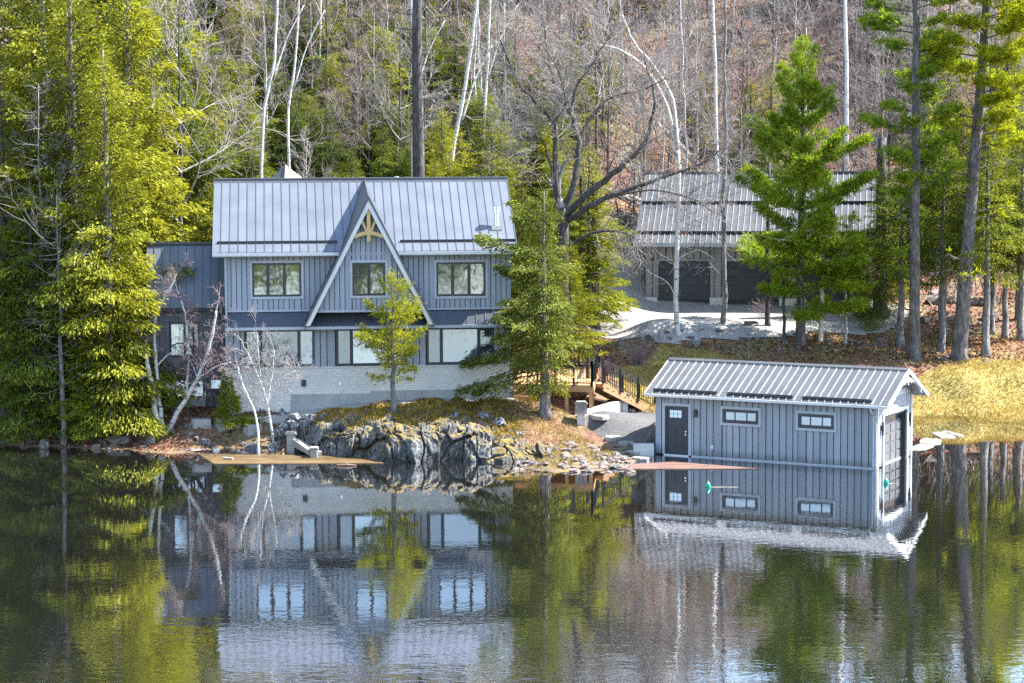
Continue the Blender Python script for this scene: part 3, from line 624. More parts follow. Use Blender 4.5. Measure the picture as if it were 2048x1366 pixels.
# wing on the left
WX0, WX1, WY = hx(303, 2.2), XL+.1, 2.2
WZE, WZT = hz(617, WY-.35, 380), hz(487, WY+1.5, 380)
b = MB(); b.box(WX0, WX1-.12, WY+.05, 8.2, .6, WZE); wing = b.build('wing_wall', 'siding_dark', house)
b = MB(); b.prism([(WY-.35, WZE-.1), (WY-.35, WZE), (WY+1.5, WZT), (WY+6, WZT-.2), (WY+6, WZE-.1)], 'x', WX0-.25, WX1-.12); wr = b.build('wing_roof', 'roof_dark', house)
up = Vector((0, 1.85, WZT-WZE)); roof_panels(wr, (WX0-.25, WY-.36, WZE+.01), (1, 0, 0), up, WX1-.12-WX0+.25, .36, up.length, 'roof_metal', 'seam_dark', .035)
b = MB(); b.box(WX0-.25, WX1-.13, WY+1.35, WY+1.6, WZT-.03, WZT+.08); b.build('ridge_cap', 'roof_dark', wr)
b = MB(); b.box(WX0-.25, WX1-.13, WY-.44, WY-.36, WZE-.12, WZE-.0); b.build('gutter', 'black_paint', wr)
wo_ = [(hx(338, WY), hx(398, WY), hz(708, WY), hz(640, WY)), (hx(318, WY), hx(406, WY), hz(790, WY), hz(752, WY)), (hx(411, WY), hx(449, WY), hz(798, WY), hz(750, WY))]
TW = Matrix.Translation((0, WY, 0))
window(wing, TW, *wo_[0], (.5,), fr=.08, mull=.1); window(wing, TW, *wo_[1], (.34, .67), fr=.08, mull=.1)
b = MB(); x0, x1, z0, z1 = wo_[2]; b.box(x0, x1, -.06, .06, z0, z1, 0, TW); d = b.build('door', 'door_blue', wing)
b = MB(); b.box(x0+.2, x1-.2, -.075, -.055, z0+.62, z1-.12, 0, TW); b.build('door_pane', 'glass', d)
b = MB(); b.box(x1-.13, x1-.07, -.13, -.06, z0+.48, z0+.54, 0, TW); b.build('door_handle', 'steel', d)
siding(wing, TW, WX0, WX1-.14, .9, WZE, .30, wo_, 'siding_dark')
b = MB(); b.box(hx(455, 1), hx(458, 1), .6, .75, 1, 3); 
b = MB(); b.box(WX1-.45, WX1-.28, -.18, -.02, hz(738, WY), hz(728, WY), 0, TW); b.build('wall_lamp', 'trim_white', wing)
b = MB(); b.box(WX0-.1, hx(408, WY), -.25, .04, .7, hz(791, WY)-.0, 0, TW); b.build('foundation_strip', 'concrete', house)

# concrete path sloping along the base wall
b = MB()
pp = [(1025, 797, 1.80), (900, 800, 1.78), (760, 806, 1.72), (680, 816, 1.58), (620, 824, 1.40), (560, 830, 1.25), (470, 836, 1.15)]
tops = []
for px, py, z in pp:
    f = HM @ Vector((hx(px), -1.15, z+.05)); k = HM @ Vector((hx(px), -.14, z+.05)); tops.append((f, k))
for (f0, k0), (f1, k1) in zip(tops[:-1], tops[1:]):
    dn = Vector((0, 0, -.45)); b.add([f0, f1, k1, k0, f0+dn, f1+dn, k1+dn, k0+dn], [(0, 3, 2, 1), (0, 1, 5, 4), (3, 7, 6, 2), (4, 5, 6, 7)] if False else [(0, 3, 2, 1), (0, 1, 5, 4), (1, 2, 6, 5), (3, 0, 4, 7), (2, 3, 7, 6)])
tag(b.build('footpath', 'concrete'), 'narrow concrete path sloping down along the white brick base', kind='structure')

# ------------------------------------------------------------------ the boathouse
c0 = atZ(1312, 908, 0); c1 = atZ(1752, 938, 0); c2 = atZ(1829, 904, 0)
ax = (c1-c0); LEN = ax.length; BYAW = math.atan2(ax.y, ax.x); WID = 4.45
boat = empty('boathouse', (c0.x, c0.y, 0), 'grey board-and-batten boathouse standing in the lake with a metal roof', 'boathouse', None, BYAW)
BM = Matrix.Translation((c0.x, c0.y, 0)) @ Matrix.Rotation(BYAW, 4, 'Z'); BI = BM.inverted()
def bp(px, py, yl=0):
    o = BI @ Vector((0, 0, CAMZ)); d = BI.to_3x3() @ ray(px, py); return o+d*((yl-o.y)/d.y)
def bpe(px, py, xl):
    o = BI @ Vector((0, 0, CAMZ)); d = BI.to_3x3() @ ray(px, py); return o+d*((xl-o.x)/d.x)
BZE = bp(1316, 782).z; RISE = bpe(1812, 737, LEN).z-BZE
b = MB(); 
b.box(0, LEN-.9, .05, WID-.05, -.6, BZE+.1); b.box(LEN-.9, LEN-.04, .05, .7, -.6, BZE+.1); b.box(LEN-.9, LEN-.04, WID-.75, WID-.05, -.6, BZE+.1); b.box(LEN-.9, LEN-.04, .7, WID-.75, bpe(1790, 830, LEN).z, BZE+.1)
bwall = b.build('wall', 'groove_shade', boat)
ops = [(bp(1331, 850).x, bp(1378, 850).x, .02, bp(1355, 812).z), (bp(1446, 830).x, bp(1518, 830).x, bp(1482, 847).z, bp(1482, 819).z), (bp(1597, 840).x, bp(1669, 840).x, bp(1632, 857).z, bp(1632, 828).z)]
siding(bwall, I4, 0, LEN, .06, BZE+.12, .30, ops, 'siding_lake')
for o in ops[1:]: window(bwall, I4, *o, (.34, .67), fr=.13, mull=.025, trim='trim_grey', glass='glass_blind')
b = MB(); x0, x1, z0, z1 = ops[0]
b.box(x0, x1, -.07, .05, z0, z0+.06); b.box(x0, x0+.09, -.07, .05, z0+.06, z1); b.box(x1-.04, x1, -.07, .05, z0+.06, z1); b.box(x0+.09, x1-.04, -.07, .05, z1-.06, z1); b.box(x0+.09, x1-.04, -.03, .05, z0+.06, z1-.06)
for k in (0, 1): b.box(x0+.2+k*.36, x0+.48+k*.36, -.045, -.029, z0+.25, z0+1.25)
door = b.build('door', 'door_dark', boat)
for i in range(3):
    for j in range(2):
        p = MB(); px0 = x0+.23+i*.19; pz0 = z1-.50+j*.165; p.box(px0, px0+.17, -.05, -.028, pz0, pz0+.15); p.build('door_pane', 'glass', door)
for k in (0, .13): p = MB(); p.tube([(x1-.12, -.02, z0+.92+k), (x1-.12, -.10, z0+.92+k)], .035, 8); p.build('door_handle', 'steel', door)
p = MB(); p.box(x0-.02, x1+.03, -.16, .0, -.02, .05); p.build('door_sill', 'trim_white', door)
b = MB(); b.box(x0-.12, x0, -.075, .02, .05, z1+.12); b.box(x1, x1+.12, -.075, .02, .05, z1+.12); b.box(x0, x1, -.074, .02, z1, z1+.12); b.build('door_trim', 'trim_grey', door)
q = bp(1393, 826); b = MB(); b.box(q.x-.07, q.x+.07, -.10, -.02, q.z-.05, q.z+.16); b.tube([(q.x, -.14, q.z-.16), (q.x, -.14, q.z+.1)], .07, 8); b.build('wall_lamp', 'black_paint', boat)
q = bp(1425, 894); b = MB(); b.box(q.x-.055, q.x+.055, -.08, -.02, q.z-.08, q.z+.09); b.build('outlet_cover', 'trim_white', boat)
b = MB(); b.box(ops[0][1]+.14, LEN+.03, -.085, -.0, -.04, .055); b.build('skirt_board', 'trim_grey', boat)
b = MB(); b.box(LEN-.12, LEN+.035, -.08, -.012, .06, BZE); b.build('corner_board', 'trim_grey', boat)
# lake end wall
XE = Matrix.Translation((LEN, 0, 0)) @ Matrix.Rotation(math.pi/2, 4, 'Z')
dz1 = bpe(1790, 824, LEN).z; od = (.78, WID-.72, -.3, dz1)
gable_top = lambda u: BZE+.05+RISE*(1-abs(u-WID/2)/(WID/2))
siding(bwall, XE, .02, WID-.02, .05, BZE+RISE, .26, [od], 'siding_lake', gable_top)
b = MB(); b.prism([(0.02, BZE), (WID-.02, BZE), (WID/2, BZE+RISE)], 'x', .05, LEN-.04); b.build('gable_wall', 'siding', bwall)
b = MB()
b.box(od[0]-.14, od[0], -.09, .02, -.05, dz1+.14, 0, XE); b.box(od[1], od[1]+.14, -.09, .02, -.05, dz1+.14, 0, XE); b.box(od[0], od[1], -.088, .02, dz1, dz1+.14, 0, XE); b.box(.0, .14, -.07, .02, 0, BZE, 0, XE); b.box(WID-.14, WID, -.07, .02, 0, BZE, 0, XE)
b.build('door_trim', 'trim_white', bwall)
b = MB(); b.box(.3, WID-.3, -.06, .02, BZE+.05, BZE+.28, 0, XE); b.build('band_board', 'trim_grey', bwall)
dd = MB(); dd.box(od[0], od[1]-.0, .20, .25, -.3, dz1-.0, 0, XE); dr = dd.build('roller_door', 'door_grey', boat)
nc, nr = 4, 5
for i in range(nc):
    for j in range(nr):
        if j == nr-1: continue
        w = (od[1]-od[0])/nc; h = (dz1-.02)/nr
        p = MB(); p.prism([(od[0]+w*i+.05, .03+h*j), (od[0]+w*(i+1)-.05, .03+h*j), (od[0]+w*(i+1)-.05, h*(j+1)-.05), (od[0]+w*i+.05, h*(j+1)-.05)], 'y', .17, .199, 0, XE); p.build('door_panel', 'door_grey', dr)
p = MB(); p.box(od[0]+.03, od[1]-.03, .18, .199, dz1-.02-h+.04, dz1-.06, 0, XE); p.build('door_pane', 'glass', dr)
p = MB(); p.box(od[0], od[1], .15, .199, .0, .05, 0, XE); p.build('door_seal', 'trim_white', dr)
for u in (od[0]-.3, od[1]+.3):
    b = MB(); b.box(u-.06, u+.06, -.16, -.02, 1.55, 1.75, 0, XE); b.tube([XE @ Vector((u, -.12, 1.35)), XE @ Vector((u, -.12, 1.9))], .05, 8); b.build('wall_lamp', 'black_paint', boat)
# roof
OV, OE0, OE1 = .38, .35, .62
zev = BZE+.1-OV*RISE/(WID/2); zr = BZE+.1+RISE
b = MB(); b.prism([(-OV, zev-.08), (WID/2, zr-.08), (WID+OV, zev-.08), (WID+OV, zev), (WID/2, zr), (-OV, zev)], 'x', -OE0, LEN+OE1)
br = b.build('roof', 'siding_dark', boat)
up = Vector((0, WID/2+OV, zr-zev)); roof_panels(br, (-OE0, -OV, zev+.004), (1, 0, 0), up, LEN+OE0+OE1, .345, up.length, 'roof_metal_grey', 'seam_pale', .04, rib=.03)
up2 = Vector((0, -(WID/2+OV), zr-zev)); roof_panels(br, (-OE0, WID+OV, zev+.004), (1, 0, 0), up2, LEN+OE0+OE1, .345, up.length, 'roof_metal_grey', 'seam_pale', .04, rib=.03)
b = MB(); b.prism([(WID/2-.18, zr-.08), (WID/2, zr+.02), (WID/2+.18, zr-.08), (WID/2+.16, zr+.01), (WID/2, zr+.085), (WID/2-.16, zr+.01)], 'x', -OE0-.02, LEN+OE1+.02); b.build('ridge_cap', 'roof_metal_grey', br)
for s in (-1, 1):
    e = -OV if s < 0 else WID+OV
    b = MB(); poly = [(e, zev-.13), (WID/2, zr-.13), (WID/2, zr+.05), (e, zev+.05)]; b.prism(poly if s < 0 else poly[::-1], 'x', LEN+OE1, LEN+OE1+(.04 if s < 0 else .042)); b.build('barge_board', 'trim_white', br)
    b = MB(); b.prism(poly if s < 0 else poly[::-1], 'x', -OE0-.04, -OE0); b.build('barge_board', 'trim_white', br)
b = MB(); b.box(-OE0, LEN+OE1, -OV-.09, -OV-.004, zev-.11, zev-.0); b.build('gutter', 'trim_white', br)
for a, c in ((.03, .30), (.345, .615), (.655, .93)):
    T_ = LEN+OE0+OE1; k = .075; yy = -OV+(WID/2+OV)*k; zz = zev+(zr-zev)*k
    b = MB(); b.box(-OE0+a*T_, -OE0+c*T_, yy-.05, yy+.05, zz+.04, zz+.13); 
    n = int((c-a)*T_/.345)
    for i in range(n): xx = -OE0+a*T_+.17+i*.345; b.box(xx-.02, xx+.02, yy-.09, yy-.05, zz+.02, zz+.1)
    b.build('snow_guard', 'black_paint', br)
# arched brace at the lake end
b = MB(); pts = []; hw = WID/2*.80
for i in range(17):
    u = -1+2*i/16; pts.append((WID/2+u*hw, BZE+.02+RISE*.62*(1-u*u)**.75))
b.prism(pts+[(y*.0+y, z+.15) for y, z in pts][::-1], 'x', LEN+OE1-.10, LEN+OE1-.003); b.build('arched_brace', 'trim_white', br)
b = MB(); zt = BZE+RISE-.05; zk = BZE+RISE*.50
b.box(LEN+OE1-.09, LEN+OE1-.002, WID/2-.05, WID/2+.05, zk, zt); b.build('king_post', 'trim_white', br)
for s in (-1, 1): b = MB(); b.beam((LEN+OE1-.05, WID/2, zk+.32), (LEN+OE1-.05, WID/2+s*.5, zt-.42), .07, .08); b.build('brace', 'trim_white', br)
b = MB(); b.tube([(LEN-.12, -OV-.05, zev-.1), (LEN-.12, -OV-.03, zev-.22), (LEN-.10, -.10, zev-.45), (LEN-.10, -.10, .1)], .04, 8); b.build('downspout', 'trim_grey', boat)

# ------------------------------------------------------------------ the garage
GC = atZ(1292, 600, 4.6); GYAW = RAD(-10)
gar = empty('garage', (GC.x, GC.y, GC.z), 'long grey garage behind the gravel drive with dark doors and ribbed metal roof', 'garage', None, GYAW)
GM = Matrix.Translation(GC) @ Matrix.Rotation(GYAW, 4, 'Z'); GI = GM.inverted()
def gp(px, py, yl=0):
    o = GI @ Vector((0, 0, CAMZ)); d = GI.to_3x3() @ ray(px, py); return o+d*((yl-o.y)/d.y)
GL = gp(1738, 560).x; GZE = gp(1292, 492).z; grz = gp(1300, 346, 5.0)
doors = [(gp(1317, 560).x, gp(1421, 560).x), (gp(1453, 560).x, gp(1560, 560).x), (gp(1592, 560).x, gp(1700, 560).x)]
dh = gp(1370, 522).z
b = MB(); b.box(0, GL, .12, 9.8, -1.0, GZE+.3); b.prism([(.12, GZE), (9.8, GZE), (5.0, grz.z-.15)], 'x', 0.02, GL-.02); gw = b.build('wall', 'groove_shade', gar)
siding(gw, I4, 0, GL, .12, GZE+.2, .40, [(a, c, 0, dh) for a, c in doors], 'siding_garage', thick=.06)
b = MB()
xs = [0]+[v for d in doors for v in d]+[GL]
for i in range(0, len(xs), 2):
    b = MB(); b.box(xs[i]-.04, xs[i+1]+.04 if i else xs[i+1]-.06, -.12, .12, -.8, .16); b.build('foundation_strip', 'concrete_pale', gar)
for a, c in doors:
    b = MB(); b.box(a+.02, c-.02, .05, .1, 0.02, dh-.02); d = b.build('garage_door', 'black_paint', gar)
    for j in range(5):
        p = MB(); hh = (dh-.06)/5; p.box(a+.05, c-.05, .02, .049, .03+hh*j, .03+hh*(j+1)-.03); p.build('door_panel', 'door_dark', d)
    p = MB(); p.box(a-.12, a, -.10, .05, .17, dh+.12); p.box(c, c+.12, -.10, .05, .17, dh+.12); p.box(a, c, -.098, .05, dh, dh+.12); p.build('door_trim', 'siding_garage', d)
gye = -.55; gze = gp(1268, 487, gye).z; gx0 = gp(1268, 487, gye).x; gx1 = GL+.5
b = MB(); b.prism([(gye, gze-.12), (5, grz.z-.12), (10.5, gze-.12), (10.5, gze-.02), (5, grz.z-.02), (gye, gze-.02)], 'x', gx0, gx1); gro = b.build('roof', 'siding_dark', gar)
up = Vector((0, 5-gye, grz.z-gze)); roof_panels(gro, (gx0, gye, gze), (1, 0, 0), up, gx1-gx0, .345, up.length, 'roof_metal_grey', 'seam_pale', .06, rib=.035)
b = MB(); b.box(gx0, gx1, 4.85, 5.15, grz.z-.06, grz.z+.08); b.build('ridge_cap', 'roof_metal_grey', gro)
b = MB(); b.box(gx0, gx1, gye-.08, gye-.004, gze-.18, gze-.01); b.build('gutter', 'trim_grey', gro)
for k in (.13, .55):
    yy = gye+(5-gye)*k; zz = gze+(grz.z-gze)*k; b = MB(); b.box(gx0+.1, gx1-.1, yy-.05, yy+.05, zz+.06, zz+.18); b.build('snow_guard', 'black_paint', gro)
b = MB(); q = gp(1306, 515); b.box(q.x-.09, q.x+.09, -.2, -.02, q.z-.15, q.z+.15); b.build('wall_lamp', 'black_paint', gar)

# ------------------------------------------------------------------ deck, stairs, walls, steps
DZ = 2.45
FL, FR, RRr, RLr = atZ(1027, 767, DZ), atZ(1187, 771, DZ), atZ(1197, 735, DZ), atZ(1042, 735, DZ)
deck = empty('wooden_deck', (FL.x, FL.y, 0), 'tan timber deck with black railings beside the right end of the house', 'deck')
DI = Matrix.Translation((FL.x, FL.y, 0)).inverted()
def dl(p): return DI @ Vector(p)
nb_ = 44
for i in range(nb_):
    a0, a1 = i/nb_, (i+.90)/nb_; b = MB(); q = [FL.lerp(RLr, a0), FR.lerp(RRr, a0), FR.lerp(RRr, a1), FL.lerp(RLr, a1)]
    q = [dl(p) for p in q]; dn = Vector((0, 0, -.04)); b.add(q+[p+dn for p in q], [(0, 1, 2, 3), (7, 6, 5, 4), (0, 4, 5, 1), (1, 5, 6, 2), (2, 6, 7, 3), (3, 7, 4, 0)]); b.build('deck_board', 'deck_wood', deck)
for p, q in ((FL, FR), (FR, RRr), (FL, RLr), (RLr, RRr)):
    b = MB(); b.beam(dl(p)+Vector((0, -.03, -.18)), dl(q)+Vector((0, -.03, -.18)), .05, .27); b.build('rim_joist', 'deck_wood', deck)
for p in (FR, FR.lerp(FL, .30), FR.lerp(FL, .62), FR.lerp(RRr, .28), FL, FL.lerp(RLr, .4), FR.lerp(RRr, .7)):
    p = p.copy(); p.x -= .12; p.y += .12; b = MB(); g_ = tz(p.x, p.y)-.15; q = dl(p); b.box(q.x-.08, q.x+.08, q.y-.08, q.y+.08, g_, DZ-.06); b.build('support_post', 'deck_wood', deck)
def railing(parent, I, p, q, n_post, h=1.05, posts=True, gap=.13):
    p = I @ Vector(p); q = I @ Vector(q); d = q-p; L = math.hypot(d.x, d.y); r = MB(); up_ = Vector((0, 0, 1))
    r.beam(p+up_*h, q+up_*h, .07, .05); r.beam(p+up_*(h-.12), q+up_*(h-.12), .035, .035); r.beam(p+up_*.1, q+up_*.1, .04, .04)
    rail = r.build('handrail', 'black_paint', parent)
    for i in range(n_post):
        b = MB(); e = p.lerp(q, i/(n_post-1)); b.box(e.x-.05, e.x+.05, e.y-.05, e.y+.05, e.z-.15, e.z+h+.07); b.build('rail_post', 'black_paint', parent)
    nb = int(L/gap)
    b = MB(); b.box(-.013, .013, -.013, .013, .1, h-.12); bm_ = b.mesh('baluster', 'black_paint')
    for i in range(1, nb): link('baluster', bm_, rail, Matrix.Translation(p.lerp(q, i/nb)))
e_ = Vector((0, 0, 0))
fr_in = FR.lerp(FL, .02); S_TOP0 = FR.lerp(RRr, .22); S_TOP1 = FR.lerp(RRr, .40)
railing(deck, DI, FL.lerp(FR, .30), fr_in, 4); railing(deck, DI, fr_in, S_TOP0, 2); railing(deck, DI, S_TOP1, RRr, 3); railing(deck, DI, RLr, RRr, 5)
for k, (dzz, dyy) in enumerate(((-.28, .0), (-.52, -.34))):
    a, c = FL.lerp(FR, .0), FL.lerp(FR, .29); b = MB(); q = dl(a); w = dl(c)
    b.box(q.x, w.x, q.y-.36+dyy, q.y-.03+dyy, DZ+dzz-.05, DZ+dzz); b.box(q.x+.02, w.x-.02, q.y-.33+dyy, q.y-.29+dyy, DZ+dzz-.28, DZ+dzz-.052); b.build('step', 'deck_wood', deck)
# stairs down to the lawn
sb = atZ(1294, 816, .9); stt = (S_TOP0+S_TOP1)/2
stairs = empty('wooden_stairs', (sb.x, sb.y, 0), 'tan timber stairs with black handrails running down from the deck', 'stairs')
SI = Matrix.Translation((sb.x, sb.y, 0)).inverted()
dirs = (sb-stt); dirs.z = 0; dirs.normalize(); side = Vector((-dirs.y, dirs.x, 0))
if side.y > 0: side = -side
ns = 9; hw = .62
for i in range(ns):
    t0 = stt.lerp(sb, i/ns); t1 = stt.lerp(sb, (i+1)/ns); z = DZ-(i+1)*(DZ-.95)/ns
    b = MB(); q = [SI @ (v+side*s*hw) for v, s in ((t0, 1), (t1, 1), (t1, -1), (t0, -1))]
    q = [Vector((v.x, v.y, z)) for v in q]; dn = Vector((0, 0, -.19)); b.add(q+[v+dn for v in q], [(0, 1, 2, 3), (7, 6, 5, 4), (0, 4, 5, 1), (1, 5, 6, 2), (2, 6, 7, 3), (3, 7, 4, 0)]); b.build('step', 'deck_wood', stairs)
for s in (1, -1):
    b = MB(); p = SI @ (stt+side*s*(hw+.03)); q = SI @ (sb+side*s*(hw+.03)); p.z = DZ-.38; q.z = .62; b.beam(p, q, .05, .16); b.build('stringer', 'deck_wood', stairs)
    p = stt+side*s*hw; q = sb+side*s*hw; p.z = DZ; q.z = .95; railing(stairs, SI, p, q, 4, .98)
# concrete retaining wall
p0 = atZ(1163, 862, .5); p1 = atZ(1254, 814, 1.0); t0 = atY(1163, 823, p0.y).z; t1 = atY(1254, 796, p1.y).z
b = MB(); d = (p1-p0); d.z = 0; d.normalize(); nn = Vector((d.y, -d.x, 0))*.14
if nn.y > 0: nn = -nn
def wall4(p0, p1, za0, za1, zb0, zb1):
    c = [Vector((p.x, p.y, z))+nn*s for p, z, s in ((p0, za0, 1), (p1, za1, 1), (p1, za1, -1), (p0, za0, -1), (p0, zb0, 1), (p1, zb1, 1), (p1, zb1, -1), (p0, zb0, -1))]
    b.add(c, [(0, 3, 2, 1), (4, 5, 6, 7), (0, 1, 5, 4), (1, 2, 6, 5), (2, 3, 7, 6), (3, 0, 4, 7)])
wall4(p0, p1, -.2, .3, t0, t1)
tag(b.build('retaining_wall', 'concrete'), 'pale concrete retaining wall under the deck corner', 'wall')
def pillar(px, py, z, label, h1, h2, w=.22):
    p = atZ(px, py, z); o = empty('stone_pillar', (p.x, p.y, 0), label, 'pillar')
    b = MB(); b.box(-w*.7, w*.7, -w*.7, w*.7, z-.4, z+h1); b.build('shaft', 'concrete_pale', o)
    b = MB(); b.box(-w*1.1, w*1.1, -w, w, z+h1, z+h1+.08); b.build('collar', 'stone_slab', o)
    for k in (-1, 0, 1): b = MB(); b.box(k*w*.72-w*.33, k*w*.72+w*.33, -w*.85, w*.85, z+h1+.08, z+h1+.08+h2); b.build('block', 'stone_slab', o)
    b = MB(); b.prism([(-w*1.2, z+h1+.08+h2), (w*1.2, z+h1+.08+h2), (w*.8, z+h1+.2+h2), (-w*.8, z+h1+.2+h2)], 'y', -w*.95, w*.95); b.build('cap', 'stone_slab', o)
pillar(1162, 864, .5, 'granite pillar with stacked blocks at the stone steps', .85, .35, .25)
pillar(1250, 818, 1.0, 'small granite pillar at the far end of the concrete retaining wall', .3, .25, .18)
random.seed(3)
def slab(name, cx, cy, z, w, d_, th, mat, rz=0, seed=0, n=9):
    r = random.Random(seed); b = MB(); pts = []
    for i in range(n):
        a = 2*math.pi*i/n; k = 1/max(abs(math.cos(a)), abs(math.sin(a)))*r.uniform(.82, 1.0); k = min(k, 1.25)
        pts.append((math.cos(a)*w/2*k, math.sin(a)*d_/2*k))
    top = [(x*.93, y*.93, th) for x, y in pts]; mid = [(x, y, th*.75) for x, y in pts]; bot = [(x, y, 0) for x, y in pts]
    b.add(bot+mid+top, [tuple(range(n-1, -1, -1)), tuple(range(2*n, 3*n))]+[(i, (i+1) % n, n+(i+1) % n, n+i) for i in range(n)]+[(n+i, n+(i+1) % n, 2*n+(i+1) % n, 2*n+i) for i in range(n)])
    o = b.build(name, mat); o.location = (cx, cy, z); o.rotation_euler = (0, 0, rz); return o
# stone steps as one flight
fl = empty('stone_steps', tuple(atZ(1135, 862, .45)), 'flight of rough grey stone steps left of the granite pillar', 'steps')
FI = Matrix.Translation(fl.location).inverted()
for i, (px, py, z) in enumerate([(1138, 862, .5), (1134, 851, .66), (1130, 842, .82), (1122, 833, .98), (1112, 824, 1.14)]):
    p = atZ(px, py, z); o = slab('step', 0, 0, 0, 1.5, 1.0, .2, 'stone_slab', 0, i); o.parent = fl; o.location = FI @ (p+Vector((0, .25, -.17)))
for px, py, z, w, d_, lab in [(1008, 797, 1.72, 2.3, .9, 'pale concrete slab at the foot of the deck steps'), (1060, 806, 1.55, 1.1, .7, 'small concrete block beside the pale slab near the deck'), (1085, 812, 1.4, .8, .5, 'low kerb stone left of the stone steps')]:
    p = atZ(px, py, z); o = slab('concrete_slab', p.x, p.y, z-.22, w, d_, .26, 'concrete_pale', .05, int(px), 8); tag(o, lab, 'slab')
for k, (px, py, z, w, d_, lab) in enumerate([(440, 832, 1.02, 2.3, 1.3, 'wide flat stone slab below the wing door'), (455, 814, 1.22, 2.0, 1.2, 'upper flat stone slab just below the wing door'), (520, 858, .62, 1.7, 1.0, 'tilted flat stone right of the seedling pine'), (530, 872, .42, 1.3, .9, 'lowest flat stone behind the white birch stems')]):
    p = atZ(px, py, z); o = slab('stone_slab', p.x, p.y, z-.15, w, d_, .18, 'stone_slab', .1*k-.1, 40+k); tag(o, lab, 'slab')
for k, (px, py, z, w, h, lab) in enumerate([(400, 872, .45, 1.0, .75, 'squared stone block under the wide slab'), (450, 872, .42, 1.1, .8, 'squared stone block behind the seedling pine'), (505, 876, .38, .9, .6, 'squared stone block right of the seedling pine'), (378, 862, .5, .6, .6, 'small squared stone beside the birch clump')]):
    p = atZ(px, py, z); o = slab('stone_block', p.x, p.y+.3, z-.3, w, .7, h+.3, 'stone_slab', .1, 60+k); tag(o, lab, 'stone')
# small granite balustrade at the sunken dock
p = atZ(582, 893, .25); bal = empty('stone_balustrade', tuple(p), 'small granite balustrade with two capped posts at the sunken dock', 'balustrade')
BLI = Matrix.Translation(p).inverted(); e = BLI @ atZ(628, 915, .02)
b = MB(); b.box(-.17, .17, -.17, .17, -.3, .55); b.build('post', 'stone_slab', bal)
b = MB(); b.prism([(-.26, .55), (.26, .55), (.2, .66), (-.2, .66)], 'y', -.24, .24); b.build('cap', 'stone_slab', bal)
b = MB(); b.box(e.x-.14, e.x+.14, e.y-.14, e.y+.14, e.z-.3, e.z+.38); b.build('post', 'stone_slab', bal)
b = MB(); b.prism([(e.x-.2, e.z+.38), (e.x+.2, e.z+.38), (e.x+.17, e.z+.46), (e.x-.17, e.z+.46)], 'y', e.y-.2, e.y+.2); b.build('cap', 'stone_slab', bal)
b = MB(); b.beam((.1, 0, .30), (e.x-.1, e.y, e.z+.2), .2, .18); b.build('sloping_rail', 'stone_slab', bal)
b = MB(); b.beam((.1, .35, .18), (e.x+.1, e.y+.3, e.z+.1), .5, .2); b.build('sloping_step', 'stone_slab', bal)

# sunken docks awash at the surface
def dock(name, poly, mat, label, n=14, frame=None):
    L = [atZ(px, py, .03) for px, py in poly]; o = empty(name, tuple(L[0]), label, 'dock'); I = Matrix.Translation(L[0]).inverted(); A_, B_, C_, D_ = [I @ p for p in L]
    for i in range(n):
        a0, a1 = i/n, (i+.965)/n; q = [A_.lerp(D_, a0), B_.lerp(C_, a0), B_.lerp(C_, a1), A_.lerp(D_, a1)]; b = MB(); dn = Vector((0, 0, -.05)); k = Vector((0, 0, random.uniform(-.006, .006)))
        b.add([p+k for p in q]+[p+dn for p in q], [(0, 1, 2, 3), (7, 6, 5, 4), (0, 4, 5, 1), (1, 5, 6, 2), (2, 6, 7, 3), (3, 7, 4, 0)]); b.build('plank', mat, o)
    return o
dk = dock('sunken_dock', [(428, 927), (768, 926), (742, 912), (396, 907)], 'dock_wet', 'ochre timber dock lying awash along the rocky shore', 16)
dock('sunken_ramp', [(1238, 938), (1518, 937), (1345, 923), (1212, 931)], 'dock_red', 'pinkish timber ramp awash in front of the boathouse door', 9)
p = atZ(455, 917, .06); b = MB(); b.tube([(p.x-.2, p.y+.1, .08), (p.x+.25, p.y-.15, .08)], .05, 6); tag(b.build('log_stub', 'bark_pale'), 'short pale log stub lying on the sunken dock', 'log')
p = atZ(690, 931, 0.02); b = MB(); b.tube([(p.x-.35, p.y, .03), (p.x+.1, p.y-.03, .05), (p.x+.5, p.y, .02)], [.04, .06, .03], 6); tag(b.build('floating_log', 'dock_red'), 'reddish log floating off the rocky bluff', 'log')
# buoys
for px, py, lab, dx in ((1416, 972, 'green mooring buoy in front of the boathouse windows', 1.2), (1772, 965, 'green mooring buoy in front of the boathouse lake door', .5)):
    p = atZ(px, py, .05); o = empty('mooring_buoy', tuple(p), lab, 'buoy'); b = MB(); n = 10; pts = []
    b.tube([(0, 0, -.16), (0, 0, -.14), (0, 0, -.09), (0, 0, 0), (0, 0, .08), (0, 0, .13), (0, 0, .15), (0, 0, .2)], [.02, .06, .09, .11, .09, .06, .025, .02], 12); b.build('float', 'green_buoy', o, True)
    b = MB(); b.tube([(.1, 0, -.04), (dx*.5, .05, -.045), (dx, 0, -.05)], .014, 5); b.build('rope', 'rope', o)
